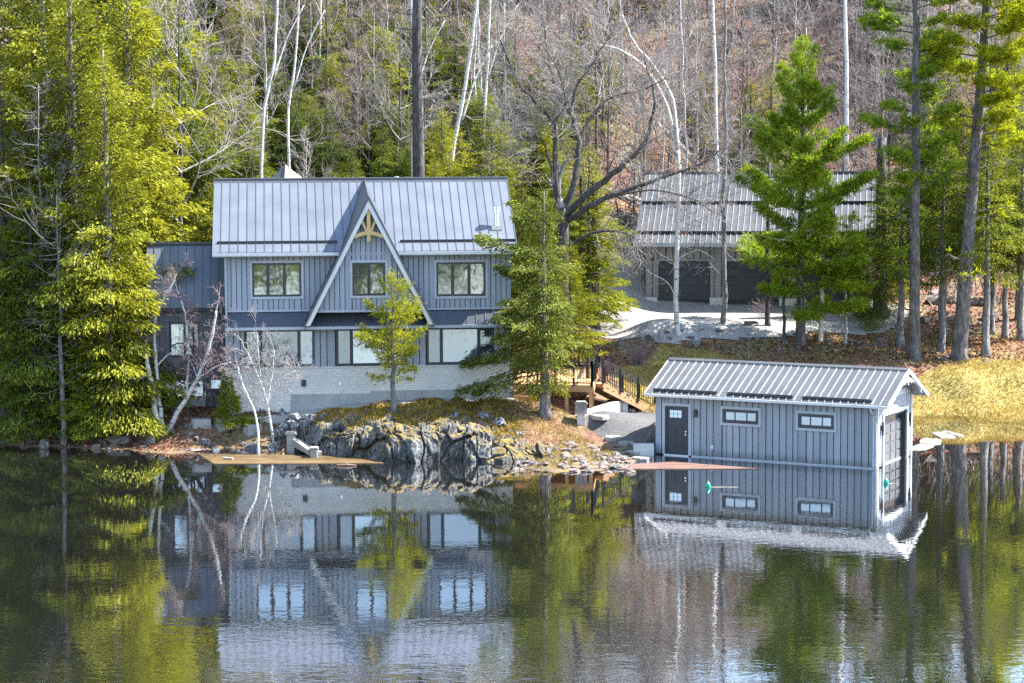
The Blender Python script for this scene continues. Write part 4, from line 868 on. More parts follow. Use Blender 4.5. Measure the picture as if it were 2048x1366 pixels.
# leaning timber pile
p = atZ(1300, 884, .45); 
for k, lab in enumerate(['dark timber board leaning on the boathouse end, nearest the wall', 'dark timber board leaning second from the boathouse end', 'dark timber board leaning third from the boathouse end', 'dark timber board leaning outermost on the boathouse end']):
    b = MB(); q = Vector((p.x-.05*k, p.y+.25*k-.3, 0)); b.beam(q+Vector((-.30-.05*k, 0, .35)), q+Vector((.2, .1, 1.35-.08*k)), .16, .05, 0, (1, 0, 0)); tag(b.build('timber_board', 'old_wood'), lab, 'board', 'boards leaning on the boathouse')
p = atZ(1290, 906, .1); b = MB(); b.box(p.x-.5, p.x+.38, p.y-.1, p.y+.25, -.2, .5); o = b.build('concrete_block', 'concrete_pale'); tag(o, 'low white concrete block against the boathouse end', 'block')
for k, (px, py, lab) in enumerate([(1252, 890, 'rough flagstone nearest the gravel path end'), (1268, 898, 'rough flagstone middle of the row left of the boathouse'), (1283, 908, 'rough flagstone at the waterline by the boathouse door'), (1226, 884, 'rough flagstone below the granite pillar'), (1200, 874, 'long flat stone at the foot of the retaining wall')]):
    p = atZ(px, py, .25); o = slab('flagstone', p.x, p.y, max(tz(p.x, p.y), 0)-.06, .8+.25*(k > 3), .8, .18, 'stone_slab', k*.5, 80+k); tag(o, lab, 'flagstone')
for k, (px, py, w, lab) in enumerate([(1843, 893, 1.0, 'pale flat stone beside the boathouse far corner'), (1862, 882, 1.1, 'pale flat stone second from the boathouse far corner'), (1888, 869, .9, 'pale flat stone farthest out in the flooded lawn'), (1905, 866, .5, 'tiny pale stone in the flooded lawn')]):
    p = atZ(px, py, .04); o = slab('flat_stone', p.x, p.y, -.21, w, 2.4, .24, 'stone_pale', .25*k-.5, 90+k, 11); tag(o, lab, 'stone')

# ------------------------------------------------------------------ rocks
import bmesh
def rock_mesh(seed, mat, flat=.8, sub=3, rough=.16):
    bm = bmesh.new(); bmesh.ops.create_icosphere(bm, subdivisions=sub, radius=1.0); r = random.Random(seed)
    pl = []
    for _ in range(15):
        d = Vector((r.gauss(0, 1), r.gauss(0, 1), r.gauss(0, 1)*.6)).normalized(); pl.append((d, r.uniform(.40, .80)))
    off = Vector((seed*7.1, seed*3.3, 0))
    for v in bm.verts:
        p = v.co.copy()
        for d, k in pl:
            e = p.dot(d)-k
            if e > 0: p -= d*e*.92
        nz = noise.noise(p*2.2+off)*rough+noise.noise(p*6+off)*rough*.5
        v.co = p*(1+nz)
    me_ = bpy.data.meshes.new('boulder'); bm.to_mesh(me_); bm.free(); me_.materials.append(MATS[mat]); return me_
ROCKS = {m: [rock_mesh(s+i*10, m) for s in range(5)] for i, m in enumerate(('rock_lichen', 'rock_grey', 'rock_pink'))}
RR_ = random.Random(11)
def rock(name, x, y, z, sx, sy, sz, mat, parent=None, rz=None, k=None):
    o = link(name, ROCKS[mat][RR_.randrange(5) if k is None else k], parent)
    o.matrix_local = Matrix.Translation((x, y, z)) @ Matrix.Rotation(RR_.uniform(0, 6.28) if rz is None else rz, 4, 'Z') @ Matrix.Diagonal((sx, sy, sz, 1)); return o
# the lichened bluff: one broad outcrop of fractured rock
BU = [(548, 97.3, .55), (600, 96.6, .85), (650, 95.6, 1.05), (700, 94.7, 1.15), (760, 94.0, 1.25), (830, 93.6, 1.32), (900, 93.5, 1.25), (960, 93.6, 1.05), (1010, 93.5, .75), (1050, 93.5, .5), (1085, 93.7, .35), (1125, 94.2, .15)]
bx = [atY(p, 880, y).x for p, y, h in BU]; BU = [(p, y-.75*min(1, max(0, (p-560)/150)), h) for p, y, h in BU]; NU, NV = 300, 64; Vb = []
for iu in range(NU):
    x = bx[0]+(bx[-1]-bx[0])*iu/(NU-1); yf = float(np.interp(x, bx, [b_[1] for b_ in BU])); hc = float(np.interp(x, bx, [b_[2] for b_ in BU]))
    yf += .55*noise.noise(Vector((x*.55, 3.1, 0)))+.25*noise.noise(Vector((x*1.6, 9.1, 0))); hc *= 1+.28*noise.noise(Vector((x*.8, 1.7, 4)))
    for iv in range(NV):
        v = iv/(NV-1)
        if v < .55: k = v/.55; p = Vector((x, yf+.62*k**2.2-.12*math.sin(k*3.14), -.5+(hc+.5)*k)); nv = Vector((0, -1, .25))
        else: k = (v-.55)/.45; p = Vector((x, yf+.62+2.9*k, hc+.34*math.sin(k*1.57)-.75*k**3)); nv = Vector((0, -.25, 1))
        q = Vector((p.x*1.05, p.y*.9, p.z*.7))+.35*Vector((noise.noise(p*.9), noise.noise(p*.9+Vector((7, 0, 0))), noise.noise(p*.9+Vector((0, 7, 0))))); dd, pc = noise.voronoi(q); d2, pc2 = noise.voronoi(q*2.7)
        cr = min(1, (dd[1]-dd[0])/.07); cr2 = min(1, (d2[1]-d2[0])/.08)
        face = noise.noise(pc[0]*13.7)*.42+noise.noise(pc2[0]*9.1)*.16+(q-pc[0]).dot(Vector((noise.noise(pc[0]*5), 0, noise.noise(pc[0]*7))))*.5
        p += nv.normalized()*(-.16*(1-cr)-.06*(1-cr2)+face+.16*noise.noise(q*1.1)+.10*noise.noise(q*3.1)+.05*noise.noise(q*7.7))
        Vb.append(tuple(p))
idb = np.arange(NU*NV).reshape(NU, NV); Fb = np.stack([idb[:-1, :-1], idb[1:, :-1], idb[1:, 1:], idb[:-1, 1:]], -1).reshape(-1, 4)
blf = link('rock_bluff', fast_mesh('rock_bluff', np.array(Vb), Fb, 'rock_bluff', False)); tag(blf, 'lichen-speckled rock bluff at the waterline below the house', kind='structure')
def bluff(px, Y, z, sx, sy, sz):
    x = atY(px, 880, Y).x; o = rock('rock_slab', x, Y, z, sx, sy, sz, 'rock_lichen', blf)
for px in range(560, 660, 26): bluff(px, 97.4+RR_.uniform(-.3, .3), .75, .5, .45, .5)
for px in range(590, 720, 30): bluff(px, 98.2-.004*(px-580), 1.12, .55, .4, .36)
for px, Y, z in ((905, 96.6, 1.4), (960, 96.9, 1.4), (1000, 96.4, 1.2), (1035, 95.3, .75)): bluff(px, Y, z, .6, .5, .26)
def boulder(px, py, z, wpx, hpx, mat, label, deep=.8, group=None, name='boulder'):
    p = atZ(px, py, z); m = p.y/FPX; o = rock(name, p.x, p.y+wpx*m*.3, tz(p.x, p.y)+hpx*m*.22, wpx*m*.58, wpx*m*.5*deep, hpx*m*.62, mat); tag(o, label, 'boulder', group); return o
for a in [(1728, 652, 3.3, 62, 28, 'rock_grey', 'grey boulder at the end of the gravel drive left of the thick dark trunk'), (1762, 692, 2.7, 36, 22, 'rock_pink', 'lone boulder between two pine trunks on the bank'),
          (1868, 612, 4.2, 70, 26, 'rock_grey', 'long grey boulder behind the leaning pines'), (1915, 618, 4.0, 60, 22, 'rock_grey', 'low slab boulder right of the long grey one'), (1905, 645, 3.5, 46, 28, 'rock_pink', 'pink boulder between the small trunk and the tall leaning pine'),
          (1955, 620, 4.0, 44, 34, 'rock_pink', 'pink boulder behind the tall leaning pine'), (1985, 640, 3.6, 46, 30, 'rock_grey', 'grey boulder right of the tall leaning pine'), (1870, 595, 4.5, 40, 18, 'rock_pink', 'reddish boulder topping the long grey one'),
          (1850, 650, 3.4, 36, 16, 'rock_grey', 'small boulder at the right end of the gravel drive'), (1165, 620, 4.3, 26, 16, 'rock_pink', 'pale pink boulder at the left edge of the gravel drive'), (1140, 612, 4.4, 20, 12, 'rock_grey', 'small stone left of the pink boulder at the drive'),
          (1265, 590, 4.8, 40, 28, 'rock_pink', 'boulder against the left corner of the garage'), (1235, 570, 5.2, 34, 18, 'rock_grey', 'stone on the leaf-covered slope left of the garage'), (1395, 690, 2.9, 40, 12, 'rock_grey', 'flat stone on the bed edge right of the slim grey trunk'),
          (1435, 680, 3.0, 26, 10, 'rock_grey', 'flat stone at the foot of the slim trunk before the garage'), (1500, 668, 3.2, 40, 14, 'rock_grey', 'dark stone at the drive edge left of the white pine'), (1300, 700, 2.6, 30, 18, 'rock_grey', 'stone beside the red-brown shrub'),
          (1242, 702, 2.6, 24, 20, 'rock_grey', 'stone left of the red-brown shrub'), (1330, 690, 2.8, 26, 10, 'rock_pink', 'small stone right of the red-brown shrub'), (1695, 690, 2.7, 40, 14, 'rock_pink', 'low pinkish stone right of the pale twin stems'),
          (1218, 812, 1.1, 30, 14, 'rock_pink', 'rusty stone at the foot of the timber stairs'), (1262, 822, .9, 28, 10, 'rock_grey', 'flat stone below the timber stairs'),
          (240, 885, .2, 70, 20, 'rock_grey', 'flat pale rock on the left shore under the yellow cedar'), (85, 885, .3, 40, 26, 'rock_grey', 'rock at the waterline on the far left shore'), (300, 880, .4, 40, 24, 'rock_grey', 'rock left of the birch clump foot'),
          (375, 905, .0, 90, 9, 'rock_pink', 'long pale flat rock at the waterline below the birch clump'), (410, 892, .15, 36, 20, 'rock_lichen', 'lichened rock right of the birch clump foot'), (500, 895, .12, 46, 26, 'rock_lichen', 'rounded rock behind the sunken dock'),
          (545, 902, .1, 36, 24, 'rock_lichen', 'rock left of the granite balustrade'), (470, 898, .1, 30, 16, 'rock_lichen', 'small rock left of the rounded rock at the dock'), (430, 898, .08, 30, 14, 'rock_lichen', 'small rock at the dock corner'),
          (570, 858, .7, 40, 40, 'rock_lichen', 'rounded boulder behind the right birch stem'), (250, 835, .9, 30, 26, 'rock_grey', 'rock under the bird house by the yellow cedar'), (300, 840, .9, 34, 24, 'rock_grey', 'rock in the low wall below the wing window'), (350, 838, .95, 30, 20, 'rock_grey', 'rock at the right end of the low wall below the wing'), (275, 850, .75, 36, 22, 'rock_grey', 'broad rock at the base of the low wall left of the birches')]: boulder(*a)
# pale broken stones on the point right of the bluff
PS = random.Random(23)
for k in range(170):
    px = PS.uniform(1030, 1266); py = PS.uniform(884, 936); z = max(.02, (936-py)/52*.4)
    if px < 1120 and py < 918: continue
    if k % 2: py = PS.uniform(915, 944); z = .03
    p = atZ(px, py, z); s = PS.uniform(.08, .30); o = rock('shore_stone', p.x, p.y, max(tz(p.x, p.y), -.02)+.02, s*1.3, s, s*.55, 'rock_pink' if k % 3 else 'rock_grey'); tag(o, 'pale broken stone on the shore point between the bluff and the boathouse', 'stone', 'broken stones on the shore point')
for k in range(60):
    px = PS.uniform(1330, 2000); py = PS.uniform(668, 716); p = atZ(px, py, 3.3-(py-668)/50*1.1); s = PS.uniform(.10, .26); o = rock('bank_stone', p.x, p.y, tz(p.x, p.y)+.02, s*1.5, s, s*.7, 'rock_pink' if k % 3 else 'rock_grey'); tag(o, 'small stone on the leaf-strewn bank between the gravel drive and the lawn', 'stone', 'stones on the leafy bank')
for k in range(40):
    px = PS.uniform(0, 560); py = PS.uniform(868, 900); p = atZ(px, py, max(.05, (900-py)/32*.4)); s = PS.uniform(.08, .22); o = rock('bank_stone', p.x, p.y, tz(p.x, p.y)+.02, s*1.5, s, s*.7, 'rock_grey'); tag(o, 'small stone on the shaded left shore below the birches and cedars', 'stone', 'stones on the left shore')
# bird house tray near the cedar
p = atZ(277, 800, 1.3); o = empty('bird_feeder', (p.x, p.y, tz(p.x, p.y)), 'small grey hanging-tray bird feeder on a post left of the wing windows', 'bird feeder'); b = MB(); b.box(-.04, .04, -.04, .04, -.2, .5); b.build('post', 'old_wood', o)
b = MB(); b.box(-.35, .35, -.25, .25, .5, .56); b.build('tray', 'old_wood', o); b = MB(); b.prism([(-.4, .95), (.4, .95), (0, 1.15)], 'y', -.3, .3); b.build('roof', 'old_wood', o); b = MB(); b.box(-.3, -.26, -.2, -.16, .56, .95); b.build('upright', 'old_wood', o); b = MB(); b.box(.26, .3, -.2, -.16, .56, .95); b.build('upright', 'old_wood', o)

# ------------------------------------------------------------------ trees
UPZ = np.array([0, 0, 1.0])
def conifer(seed, h, zb, rad, nb, dens=26, up0=.5, up1=-.15, droop=.25, hang=.25, size=.26, wid=.42, aspect=.42, gap=0.0, whorl=0, kind='spray', azbias=None, flat=.6, mat='cedar_yellow', jit=.10):
    """crown mesh + branch mesh in tree coordinates; rad(t) = reach at crown fraction t (0 foot, 1 top)"""
    r = np.random.default_rng(seed); t = (np.arange(nb)+r.random(nb))/nb; t = t**.92
    if whorl: t = np.clip((np.floor(t*whorl)+.5)/whorl+r.normal(0, .10/whorl, nb), 0, 1)
    az = np.arange(nb)*2.39996+r.normal(0, .35, nb)
    L = np.array([rad(x) for x in t])*r.uniform(.55, 1.2, nb)*(1+.22*np.sin(az*2+t*9+seed)+.14*np.sin(t*31+seed))
    if azbias: L *= 1+azbias[0]*np.cos(az-azbias[1])
    keep = r.random(nb) >= gap; t, az, L = t[keep], az[keep], np.maximum(L[keep], .12); nb = len(t)
    el = up1+(up0-up1)*t+r.normal(0, .10, nb); z0 = zb+t*(h-zb)*.985
    dirh = np.stack([np.cos(az), np.sin(az), np.zeros(nb)], 1); d0 = dirh*np.cos(el)[:, None]+UPZ*np.sin(el)[:, None]
    lat = np.stack([-np.sin(az), np.cos(az), np.zeros(nb)], 1)
    cnt = np.maximum((dens*L*(.5+L*.28)).astype(int), 6); bi = np.repeat(np.arange(nb), cnt); n = len(bi)
    s = r.random(n)**.62*(1-.08)+.08; sg = np.where(r.random(n) < .5, -1, 1.0)
    Lb = L[bi]; u = r.random(n)*wid*Lb*np.minimum(1, 1.5*(1-s)+.18)
    dr = lambda s_, L_: -droop*L_*s_**2
    pos = d0[bi]*(s*Lb)[:, None]+lat[bi]*(sg*u)[:, None]+UPZ*(z0[bi]+dr(s, Lb)-hang*u)[:, None]+r.normal(0, jit, (n, 3))*np.array([1, 1, .8])
    dd = d0[bi]*(.55+.5*s)[:, None]+lat[bi]*(sg*(u/np.maximum(wid*Lb, .05)+.25))[:, None]+UPZ*(-droop*1.2*s-hang*.6)[:, None]+r.normal(0, .28, (n, 3))
    nrm = UPZ*flat+r.normal(0, .45, (n, 3))+dirh[bi]*.35
    sz = size*r.uniform(.6, 1.35, n)*np.clip(.55+.25*Lb, .5, 1.1)
    if kind == 'spray':
        V, F_ = cards(pos, dd, nrm, sz, sz*aspect, .12)
    else:                                   # needle tufts: fans of thin needles
        k = 6; c = np.repeat(pos, k, 0); dv = np.repeat(norm(dd+UPZ*.55), k, 0)+r.normal(0, .62, (n*k, 3)); ll = np.repeat(sz, k)*r.uniform(.7, 1.2, n*k)
        V, F_ = cards(c, dv, r.normal(0, 1, (n*k, 3)), ll, ll*aspect*.5, .08)
    crown = fast_mesh('crown', V, F_, mat)
    b = MB()
    for i in range(nb):
        if L[i] < .35: continue
        pts = [d0[i]*(q*L[i])+UPZ*(z0[i]+dr(q, L[i])) for q in (0, .4, .75, .98)]; rb = .010+.011*L[i]
        b.tube(pts, [rb, rb*.75, rb*.5, rb*.2], 4, cap=False)
    return crown, b
def trunk_mb(h, r0, lean=(0, 0), seed=0, k=8, flare=1.5, wob=.05, tip=.12, n=9):
    r = random.Random(seed); b = MB(); pts, rr = [], []
    for i in range(n+1):
        q = i/n; pts.append((lean[0]*q*h+r.uniform(-wob, wob)*(q > 0), lean[1]*q*h+r.uniform(-wob, wob)*(q > 0), q*h-.25*(i == 0))); rr.append(r0*(1-q*(1-tip))*(1 if i else flare))
    pts.insert(1, (pts[0][0]*.6, pts[0][1]*.6, .35)); rr.insert(1, r0*1.06); b.tube(pts, rr, k); return b
CACHE = {}
def conifer_set(key, bark, **kw):
    cr, br_ = conifer(**kw); h = kw['h']; tr = trunk_mb(h, kw.get('_r', .016*h+.03), seed=kw['seed'])
    CACHE[key] = (cr, br_.mesh('branches', 'bark_dark', True), tr.mesh('trunk', bark, True), h)
def put_conifer(key, x, y, h, label, cat='tree', group=None, name='conifer', wide=1.0, rz=None, mat=None, zoff=-.05, branches=True):
    cr, br_, tr, h0 = CACHE[key]; s = h/h0; o = empty(name, (x, y, tz(x, y)+zoff), label, cat, group)
    o.rotation_euler = (0, 0, TR.uniform(0, 6.28) if rz is None else rz); S = Matrix.Diagonal((s*wide, s*wide, s, 1)); S2 = Matrix.Diagonal((s, s, s, 1))
    link('trunk', tr, o, S2)
    if branches: link('branches', br_, o, S)['kind'] = 'stuff'
    c = link('crown', cr, o, S)
    if mat: c.material_slots[0].link = 'OBJECT'; c.material_slots[0].material = MATS[mat]
    return o
TR = random.Random(77)
cone = lambda R, p=.8, b=.25: (lambda t: R*(min(1, (t+b)/(b+.12)))*(1-t)**p+.12)
def ced(seed): return dict(seed=seed, h=14, zb=.9, rad=cone(3.0, .55, .6), nb=240, dens=82, up0=.9, up1=-.08, droop=.24, hang=.45, size=.175, aspect=.36, gap=.05, flat=.25)
for i in range(3): conifer_set('cedar%d' % i, 'bark_grey', mat='cedar_yellow', **ced(100+i))
for i in range(2): conifer_set('hem%d' % i, 'bark_dark', mat='hemlock_dark', **dict(ced(200+i), rad=cone(3.3, .7, .5), up0=.4, up1=-.25, droop=.18, nb=200, gap=.08, flat=.7, dens=72))
for i in range(2): conifer_set('fir%d' % i, 'bark_dark', mat='cedar_green', **dict(ced(300+i), rad=cone(2.9, .65, .5), nb=200, gap=.08, dens=72))
conifer_set('stemmed', 'bark_grey', mat='cedar_green', **dict(ced(410), h=12, zb=4.3, rad=cone(2.1, .6, .4), nb=120))
def X(px, Y): return atY(px, 500, Y).x
# --- evergreen wall on the left
for px, Y, h, key, mat, wide, lab in [
    (215, 99.8, 17.3, 'cedar0', 'cedar_yellow', .88, 'tall sunlit yellow-green cedar at the waterline left of the birch clump'),
    (150, 102.5, 20.0, 'cedar1', 'cedar_yellow', 1.0, 'tallest yellow-green cedar in the second row on the left'),
    (62, 99.8, 12.0, 'hem0', 'cedar_green', 1.0, 'green hemlock leaning over the far left shore'),
    (8, 102.0, 17.0, 'hem1', 'cedar_yellow', 1.1, 'yellowish hemlock cut by the left edge of the picture'),
    (95, 107.0, 21.0, 'cedar2', 'cedar_yellow', 1.0, 'yellow-green cedar behind the bare grey snag at upper left'),
    (30, 112.0, 20.0, 'cedar1', 'cedar_green', 1.1, 'broad green cedar at the upper left corner'),
    (262, 106.0, 18.5, 'cedar2', 'cedar_yellow', 1.0, 'yellow-green cedar directly left of the wing roof'),
    (230, 112.5, 21.5, 'cedar0', 'cedar_green', 1.05, 'high green cedar behind the front row on the left'),
    (340, 112.0, 15.5, 'cedar1', 'cedar_green', 1.0, 'bushy cedar rising behind the wing roof'),
    (398, 113.0, 13.0, 'fir0', 'cedar_yellow', 1.0, 'cedar filling the corner between wing roof and main roof'),
    (160, 119.0, 22.0, 'hem0', 'cedar_green', 1.1, 'green hemlock high on the left slope'),
    (300, 121.0, 19.0, 'fir1', 'cedar_yellow', 1.2, 'cedar high behind the wing'),
    (430, 122.0, 11, 'hem1', 'cedar_green', 1.1, 'green hemlock behind the left end of the main roof'),
    (500, 119.0, 9.0, 'hem0', 'hemlock_dark', 1.1, 'dark hemlock behind the pointed turret roof'),
    (182, 99.2, 6.4, 'cedar1', 'cedar_yellow', 1.1, 'low drooping yellow-green cedar overhanging the left shore'),
    (120, 100.5, 9.0, 'hem1', 'cedar_green', 1.0, 'small green hemlock behind the bare grey snag'),
    (255, 100.2, 8.0, 'cedar2', 'cedar_yellow', .9, 'small cedar against the wing corner above the bird feeder')]:
    put_conifer(key, X(px, Y), Y, h, lab, 'cedar' if 'cedar' in lab else 'hemlock', None, 'cedar_tree' if 'cedar' in lab else 'hemlock_tree', wide, None, mat)
# --- evergreens behind the house and garage
for px, Y, h, key, mat, wide, lab in [
    (598, 122, 8.0, 'hem1', 'hemlock_dark', 1.0, 'dark hemlock behind the roof right of the turret'), (655, 122, 8.5, 'hem0', 'hemlock_dark', 1.0, 'dark hemlock left of the tall dark pine trunk'),
    (705, 117, 8.0, 'fir0', 'cedar_green', 1.1, 'green cedar just behind the gable peak'), (768, 119, 8.5, 'fir1', 'cedar_green', 1.1, 'green cedar close left of the tall dark pine trunk'),
    (885, 119, 9.5, 'fir0', 'cedar_yellow', 1.1, 'yellow-green cedar between the dark pine trunk and the leaning birch'), (868, 135, 8.0, 'cedar0', 'cedar_yellow', 1.1, 'yellow-green cedar high behind the tall dark pine trunk'),
    (985, 117, 10.5, 'cedar2', 'cedar_yellow', 1.15, 'bright cedar above the right end of the main roof'), (1045, 112, 8.2, 'fir1', 'cedar_yellow', 1.2, 'bright bushy cedar left of the gnarled bare tree'),
    (1178, 119, 10.0, 'fir0', 'seedling_green', 1.3, 'bright green fir right of the gnarled bare tree trunk'), (1110, 118, 8.6, 'cedar1', 'cedar_green', 1.2, 'green cedar behind the gnarled bare tree'), (1140, 109, 6.4, 'fir1', 'seedling_green', 1.4, 'low bright fir under the gnarled bare tree'),
    (1540, 140, 11.0, 'hem0', 'seedling_green', 1.0, 'pale green pine behind the garage left of the big white pine'), (1500, 141, 10.0, 'fir1', 'cedar_yellow', 1.1, 'yellow-green cedar behind the garage roof'),
    (1762, 123, 9.0, 'hem1', 'hemlock_dark', .9, 'dark cedar with a thick trunk at the right end of the garage'), (1888, 121, 11, 'stemmed', 'cedar_green', 1.2, 'dark green cedar between the two tall right pines'),
    (1985, 121, 11, 'stemmed', 'cedar_yellow', 1.2, 'dark green cedar right of the leaning pine'), (2040, 123, 12, 'stemmed', 'cedar_green', 1.2, 'cedar at the right edge of the picture'), (1925, 136, 10.0, 'cedar1', 'cedar_yellow', 1.1, 'yellowish cedar on the slope behind the leaning pine'),
    (1845, 137, 10.0, 'fir0', 'cedar_green', 1.1, 'green fir on the slope behind the straight right pine'), (2010, 140, 14.0, 'hem1', 'cedar_green', 1.1, 'green hemlock high at the right edge'), (1795, 127, 5.0, 'fir1', 'cedar_yellow', 1.2, 'low cedar behind the thick trunk')]:
    k = lab.split(); kind = next(w for w in ('hemlock', 'cedar', 'pine', 'fir') if w in k); put_conifer(key, X(px, Y), Y, h, lab, kind, None, kind+'_tree', wide, None, mat)
for i in range(116):
    px = TR.uniform(430, 980) if i < 52 else TR.uniform(440, 1200) if i < 98 else TR.uniform(1200, 2060); Y = TR.uniform(117, 146) if i < 52 else TR.uniform(118, 166) if i < 98 else TR.uniform(142, 167); kk = TR.choice(['fir0', 'hem0', 'cedar2'])
    mt, tint = TR.choice([('cedar_yellow', 'yellow-green'), ('cedar_yellow', 'yellow-green'), ('cedar_green', 'mid-green'), ('hemlock_dark', 'dark green')]); plc = 'on the slope behind the house' if i < 98 else 'on the slope above the garage'
    put_conifer(kk, X(px, Y), Y, TR.uniform(5.0, 9.0) if i < 52 else TR.uniform(4.0, 7.2), 'small %s evergreen half hidden among leafless trees %s' % (tint, plc), 'evergreen', '%s evergreens %s' % (tint, plc), 'evergreen_tree', TR.uniform(1.3, 1.9), None, mt)

# --- fir in front of the house, small pine, seedling
def own(name, px, Y, label, cat, bark, lean=(0, 0), r0=.2, **kw):
    cr, br_ = conifer(**kw); x = X(px, Y); o = empty(name, (x, Y, tz(x, Y)-.03), label, cat)
    link('crown', cr, o); br_.build('branches', 'bark_dark', o, True)['kind'] = 'stuff'; trunk_mb(kw['h'], r0, lean, kw['seed'], 10).build('trunk', bark, o, True); return o
def rfir(t): return 3.0*min(1, (t+.08)/.30)*(1-t)**.66*(.85+.25*math.sin(t*23))+.30
own('fir_tree', 1089, 98.4, 'shaggy dark green fir standing in front of the right end of the house', 'fir', 'bark_grey', (-.002, 0), .24, seed=7, h=10.1, zb=1.3, rad=rfir, nb=165, dens=140, up0=.7, up1=-.25, droop=.18, hang=.4, size=.165, aspect=.36, gap=.08, flat=.5, mat='fir_green', azbias=(.42, math.pi*.97), wid=.38)
def rsp(t): return 1.95*min(1, (t+.12)/.3)*(1-t)**.6*(.75+.35*math.sin(t*23+1))+.1
own('pine_tree', 785, 97.9, 'small open pine on the bluff in front of the house facade', 'pine', 'bark_grey', (-.004, 0), .13, seed=9, h=6.1, zb=1.25, rad=rsp, nb=70, dens=60, up0=.9, up1=.0, droop=-.05, hang=.1, size=.20, aspect=.32, gap=.10, kind='tuft', mat='seedling_green', wid=.45)
def rsd(t): return .80*(1-t)**.7*(.8+.3*math.sin(t*17))+.08
own('pine_seedling', 455, 98.3, 'waist-high bright green pine seedling on the shore by the flat slabs', 'pine', 'bark_dark', (.0, 0), .03, seed=12, h=2.55, zb=.45, rad=rsd, nb=44, dens=110, up0=.8, up1=.05, droop=.0, hang=.1, size=.24, aspect=.30, gap=.0, kind='tuft', mat='seedling_green')
# --- big white pine before the garage
def rwp(t): return 4.9*min(1, (t+.25)/.40)*(1-t)**.66*(.85+.25*math.sin(t*37))+.25
own('white_pine', 1602, 116.8, 'big bright green white pine in front of the garage', 'pine', 'bark_pine', (.001, 0), .27, seed=21, h=16.3, zb=1.3, rad=rwp, nb=112, dens=52, up0=1.0, up1=.02, droop=-.05, hang=.05, size=.30, aspect=.30, gap=.25, whorl=14, kind='tuft', mat='pine_green', wid=.30, jit=.12)
own('pine_sapling', 1692, 117.2, 'young yellow-green pine with pale twin stems right of the white pine', 'pine', 'bark_pale', (.004, 0), .10, seed=23, h=6.6, zb=3.0, rad=lambda t: 1.9*(1-t)**.5*(.8+.3*math.sin(t*15))+.2, nb=34, dens=40, up0=.8, up1=.0, droop=-.03, hang=.08, size=.34, aspect=.24, gap=.05, kind='tuft', mat='pine_yellow', wid=.4)
# --- tall pines on the right with sparse boughs
def tallpine(px, Y, h, r0, lean, boughs, seed, label, mat):
    x = X(px, Y); o = empty('tall_pine', (x, Y, tz(x, Y)-.05), label, 'pine'); trunk_mb(h, r0, lean, seed, 12, 1.7, .05, .45).build('trunk', 'bark_pine', o, True)
    r = np.random.default_rng(seed); Vs, Fs, off = [], [], 0; b = MB()
    for z, az, L, dens in boughs:
        d = np.array([math.cos(az), math.sin(az), .12]); base = np.array([lean[0]*z, lean[1]*z, z])
        pts = [base+d*L*q+UPZ*(.10*L*q*q) for q in (0, .35, .7, 1)]; b.tube(pts, [.05, .04, .028, .012], 5, cap=False)
        for j in range(5):
            q = r.uniform(.3, .95); a = az+r.uniform(-1, 1); p = base+d*L*q; e = p+np.array([math.cos(a), math.sin(a), r.uniform(-.1, .4)])*L*.25; b.tube([p, (p+e)/2+UPZ*.03, e], [.02, .014, .006], 3, cap=False)
        n = int(dens*L*42)
        if n == 0: continue
        s = .35+.65*r.random(n)**.6; la = np.array([-math.sin(az), math.cos(az), 0]); pos = base+d*(s*L)[:, None]+UPZ*(.10*L*s*s)[:, None]+la*(r.normal(0, .22*L, n)*(.4+.6*s))[:, None]+r.normal(0, .12, (n, 3))
        k = 7; c = np.repeat(pos, k, 0); dv = d+UPZ*.5+r.normal(0, .7, (n*k, 3)); ll = r.uniform(.22, .42, n*k); V, F_ = cards(c, dv, r.normal(0, 1, (n*k, 3)), ll, ll*.17, .06); Vs.append(V); Fs.append(F_+off); off += len(V)
    b.build('branches', 'bark_pine', o, True)['kind'] = 'stuff'
    if Vs: link('crown', fast_mesh('crown', np.concatenate(Vs), np.concatenate(Fs), mat), o)
    return o
rb = random.Random(5)
def bl(lo, hi, n, Lmin, Lmax, dmin, dmax): return [(lo+(hi-lo)*(i+rb.random())/n, rb.uniform(0, 6.28), rb.uniform(Lmin, Lmax), rb.uniform(dmin, dmax)) for i in range(n)]
tallpine(1921, 115, 24, .40, (.066, 0), bl(4, 13, 22, 1.0, 2.6, 0, .12)+bl(11, 24, 44, 1.4, 3.6, .8, 1.6), 31, 'tallest pine leaning right with yellow-green tufts, right of the boathouse', 'pine_yellow')
tallpine(1832, 114.6, 22, .30, (-.008, 0), bl(4, 12, 16, .7, 1.8, 0, .6)+bl(8, 22, 40, 1.3, 2.8, .7, 1.4), 32, 'straight grey pine left of the tallest leaning pine', 'pine_green')
for px, Y, h, lab in [(1885, 116.5, 11, 'slim-stemmed cedar with a bare grey lower trunk between the two tall right pines'), (1974, 116, 12.5, 'stout-stemmed cedar with a pale bare trunk right of the tallest pine'), (1803, 117.5, 11.5, 'cedar with a dark bare trunk close left of the straight pine'), (2012, 120, 10, 'thin-stemmed cedar near the right edge'), (2044, 119.5, 12, 'stemmed cedar at the right edge')]: put_conifer('stemmed', X(px, Y), Y, h, lab, 'cedar', None, 'cedar_tree', 1.0)
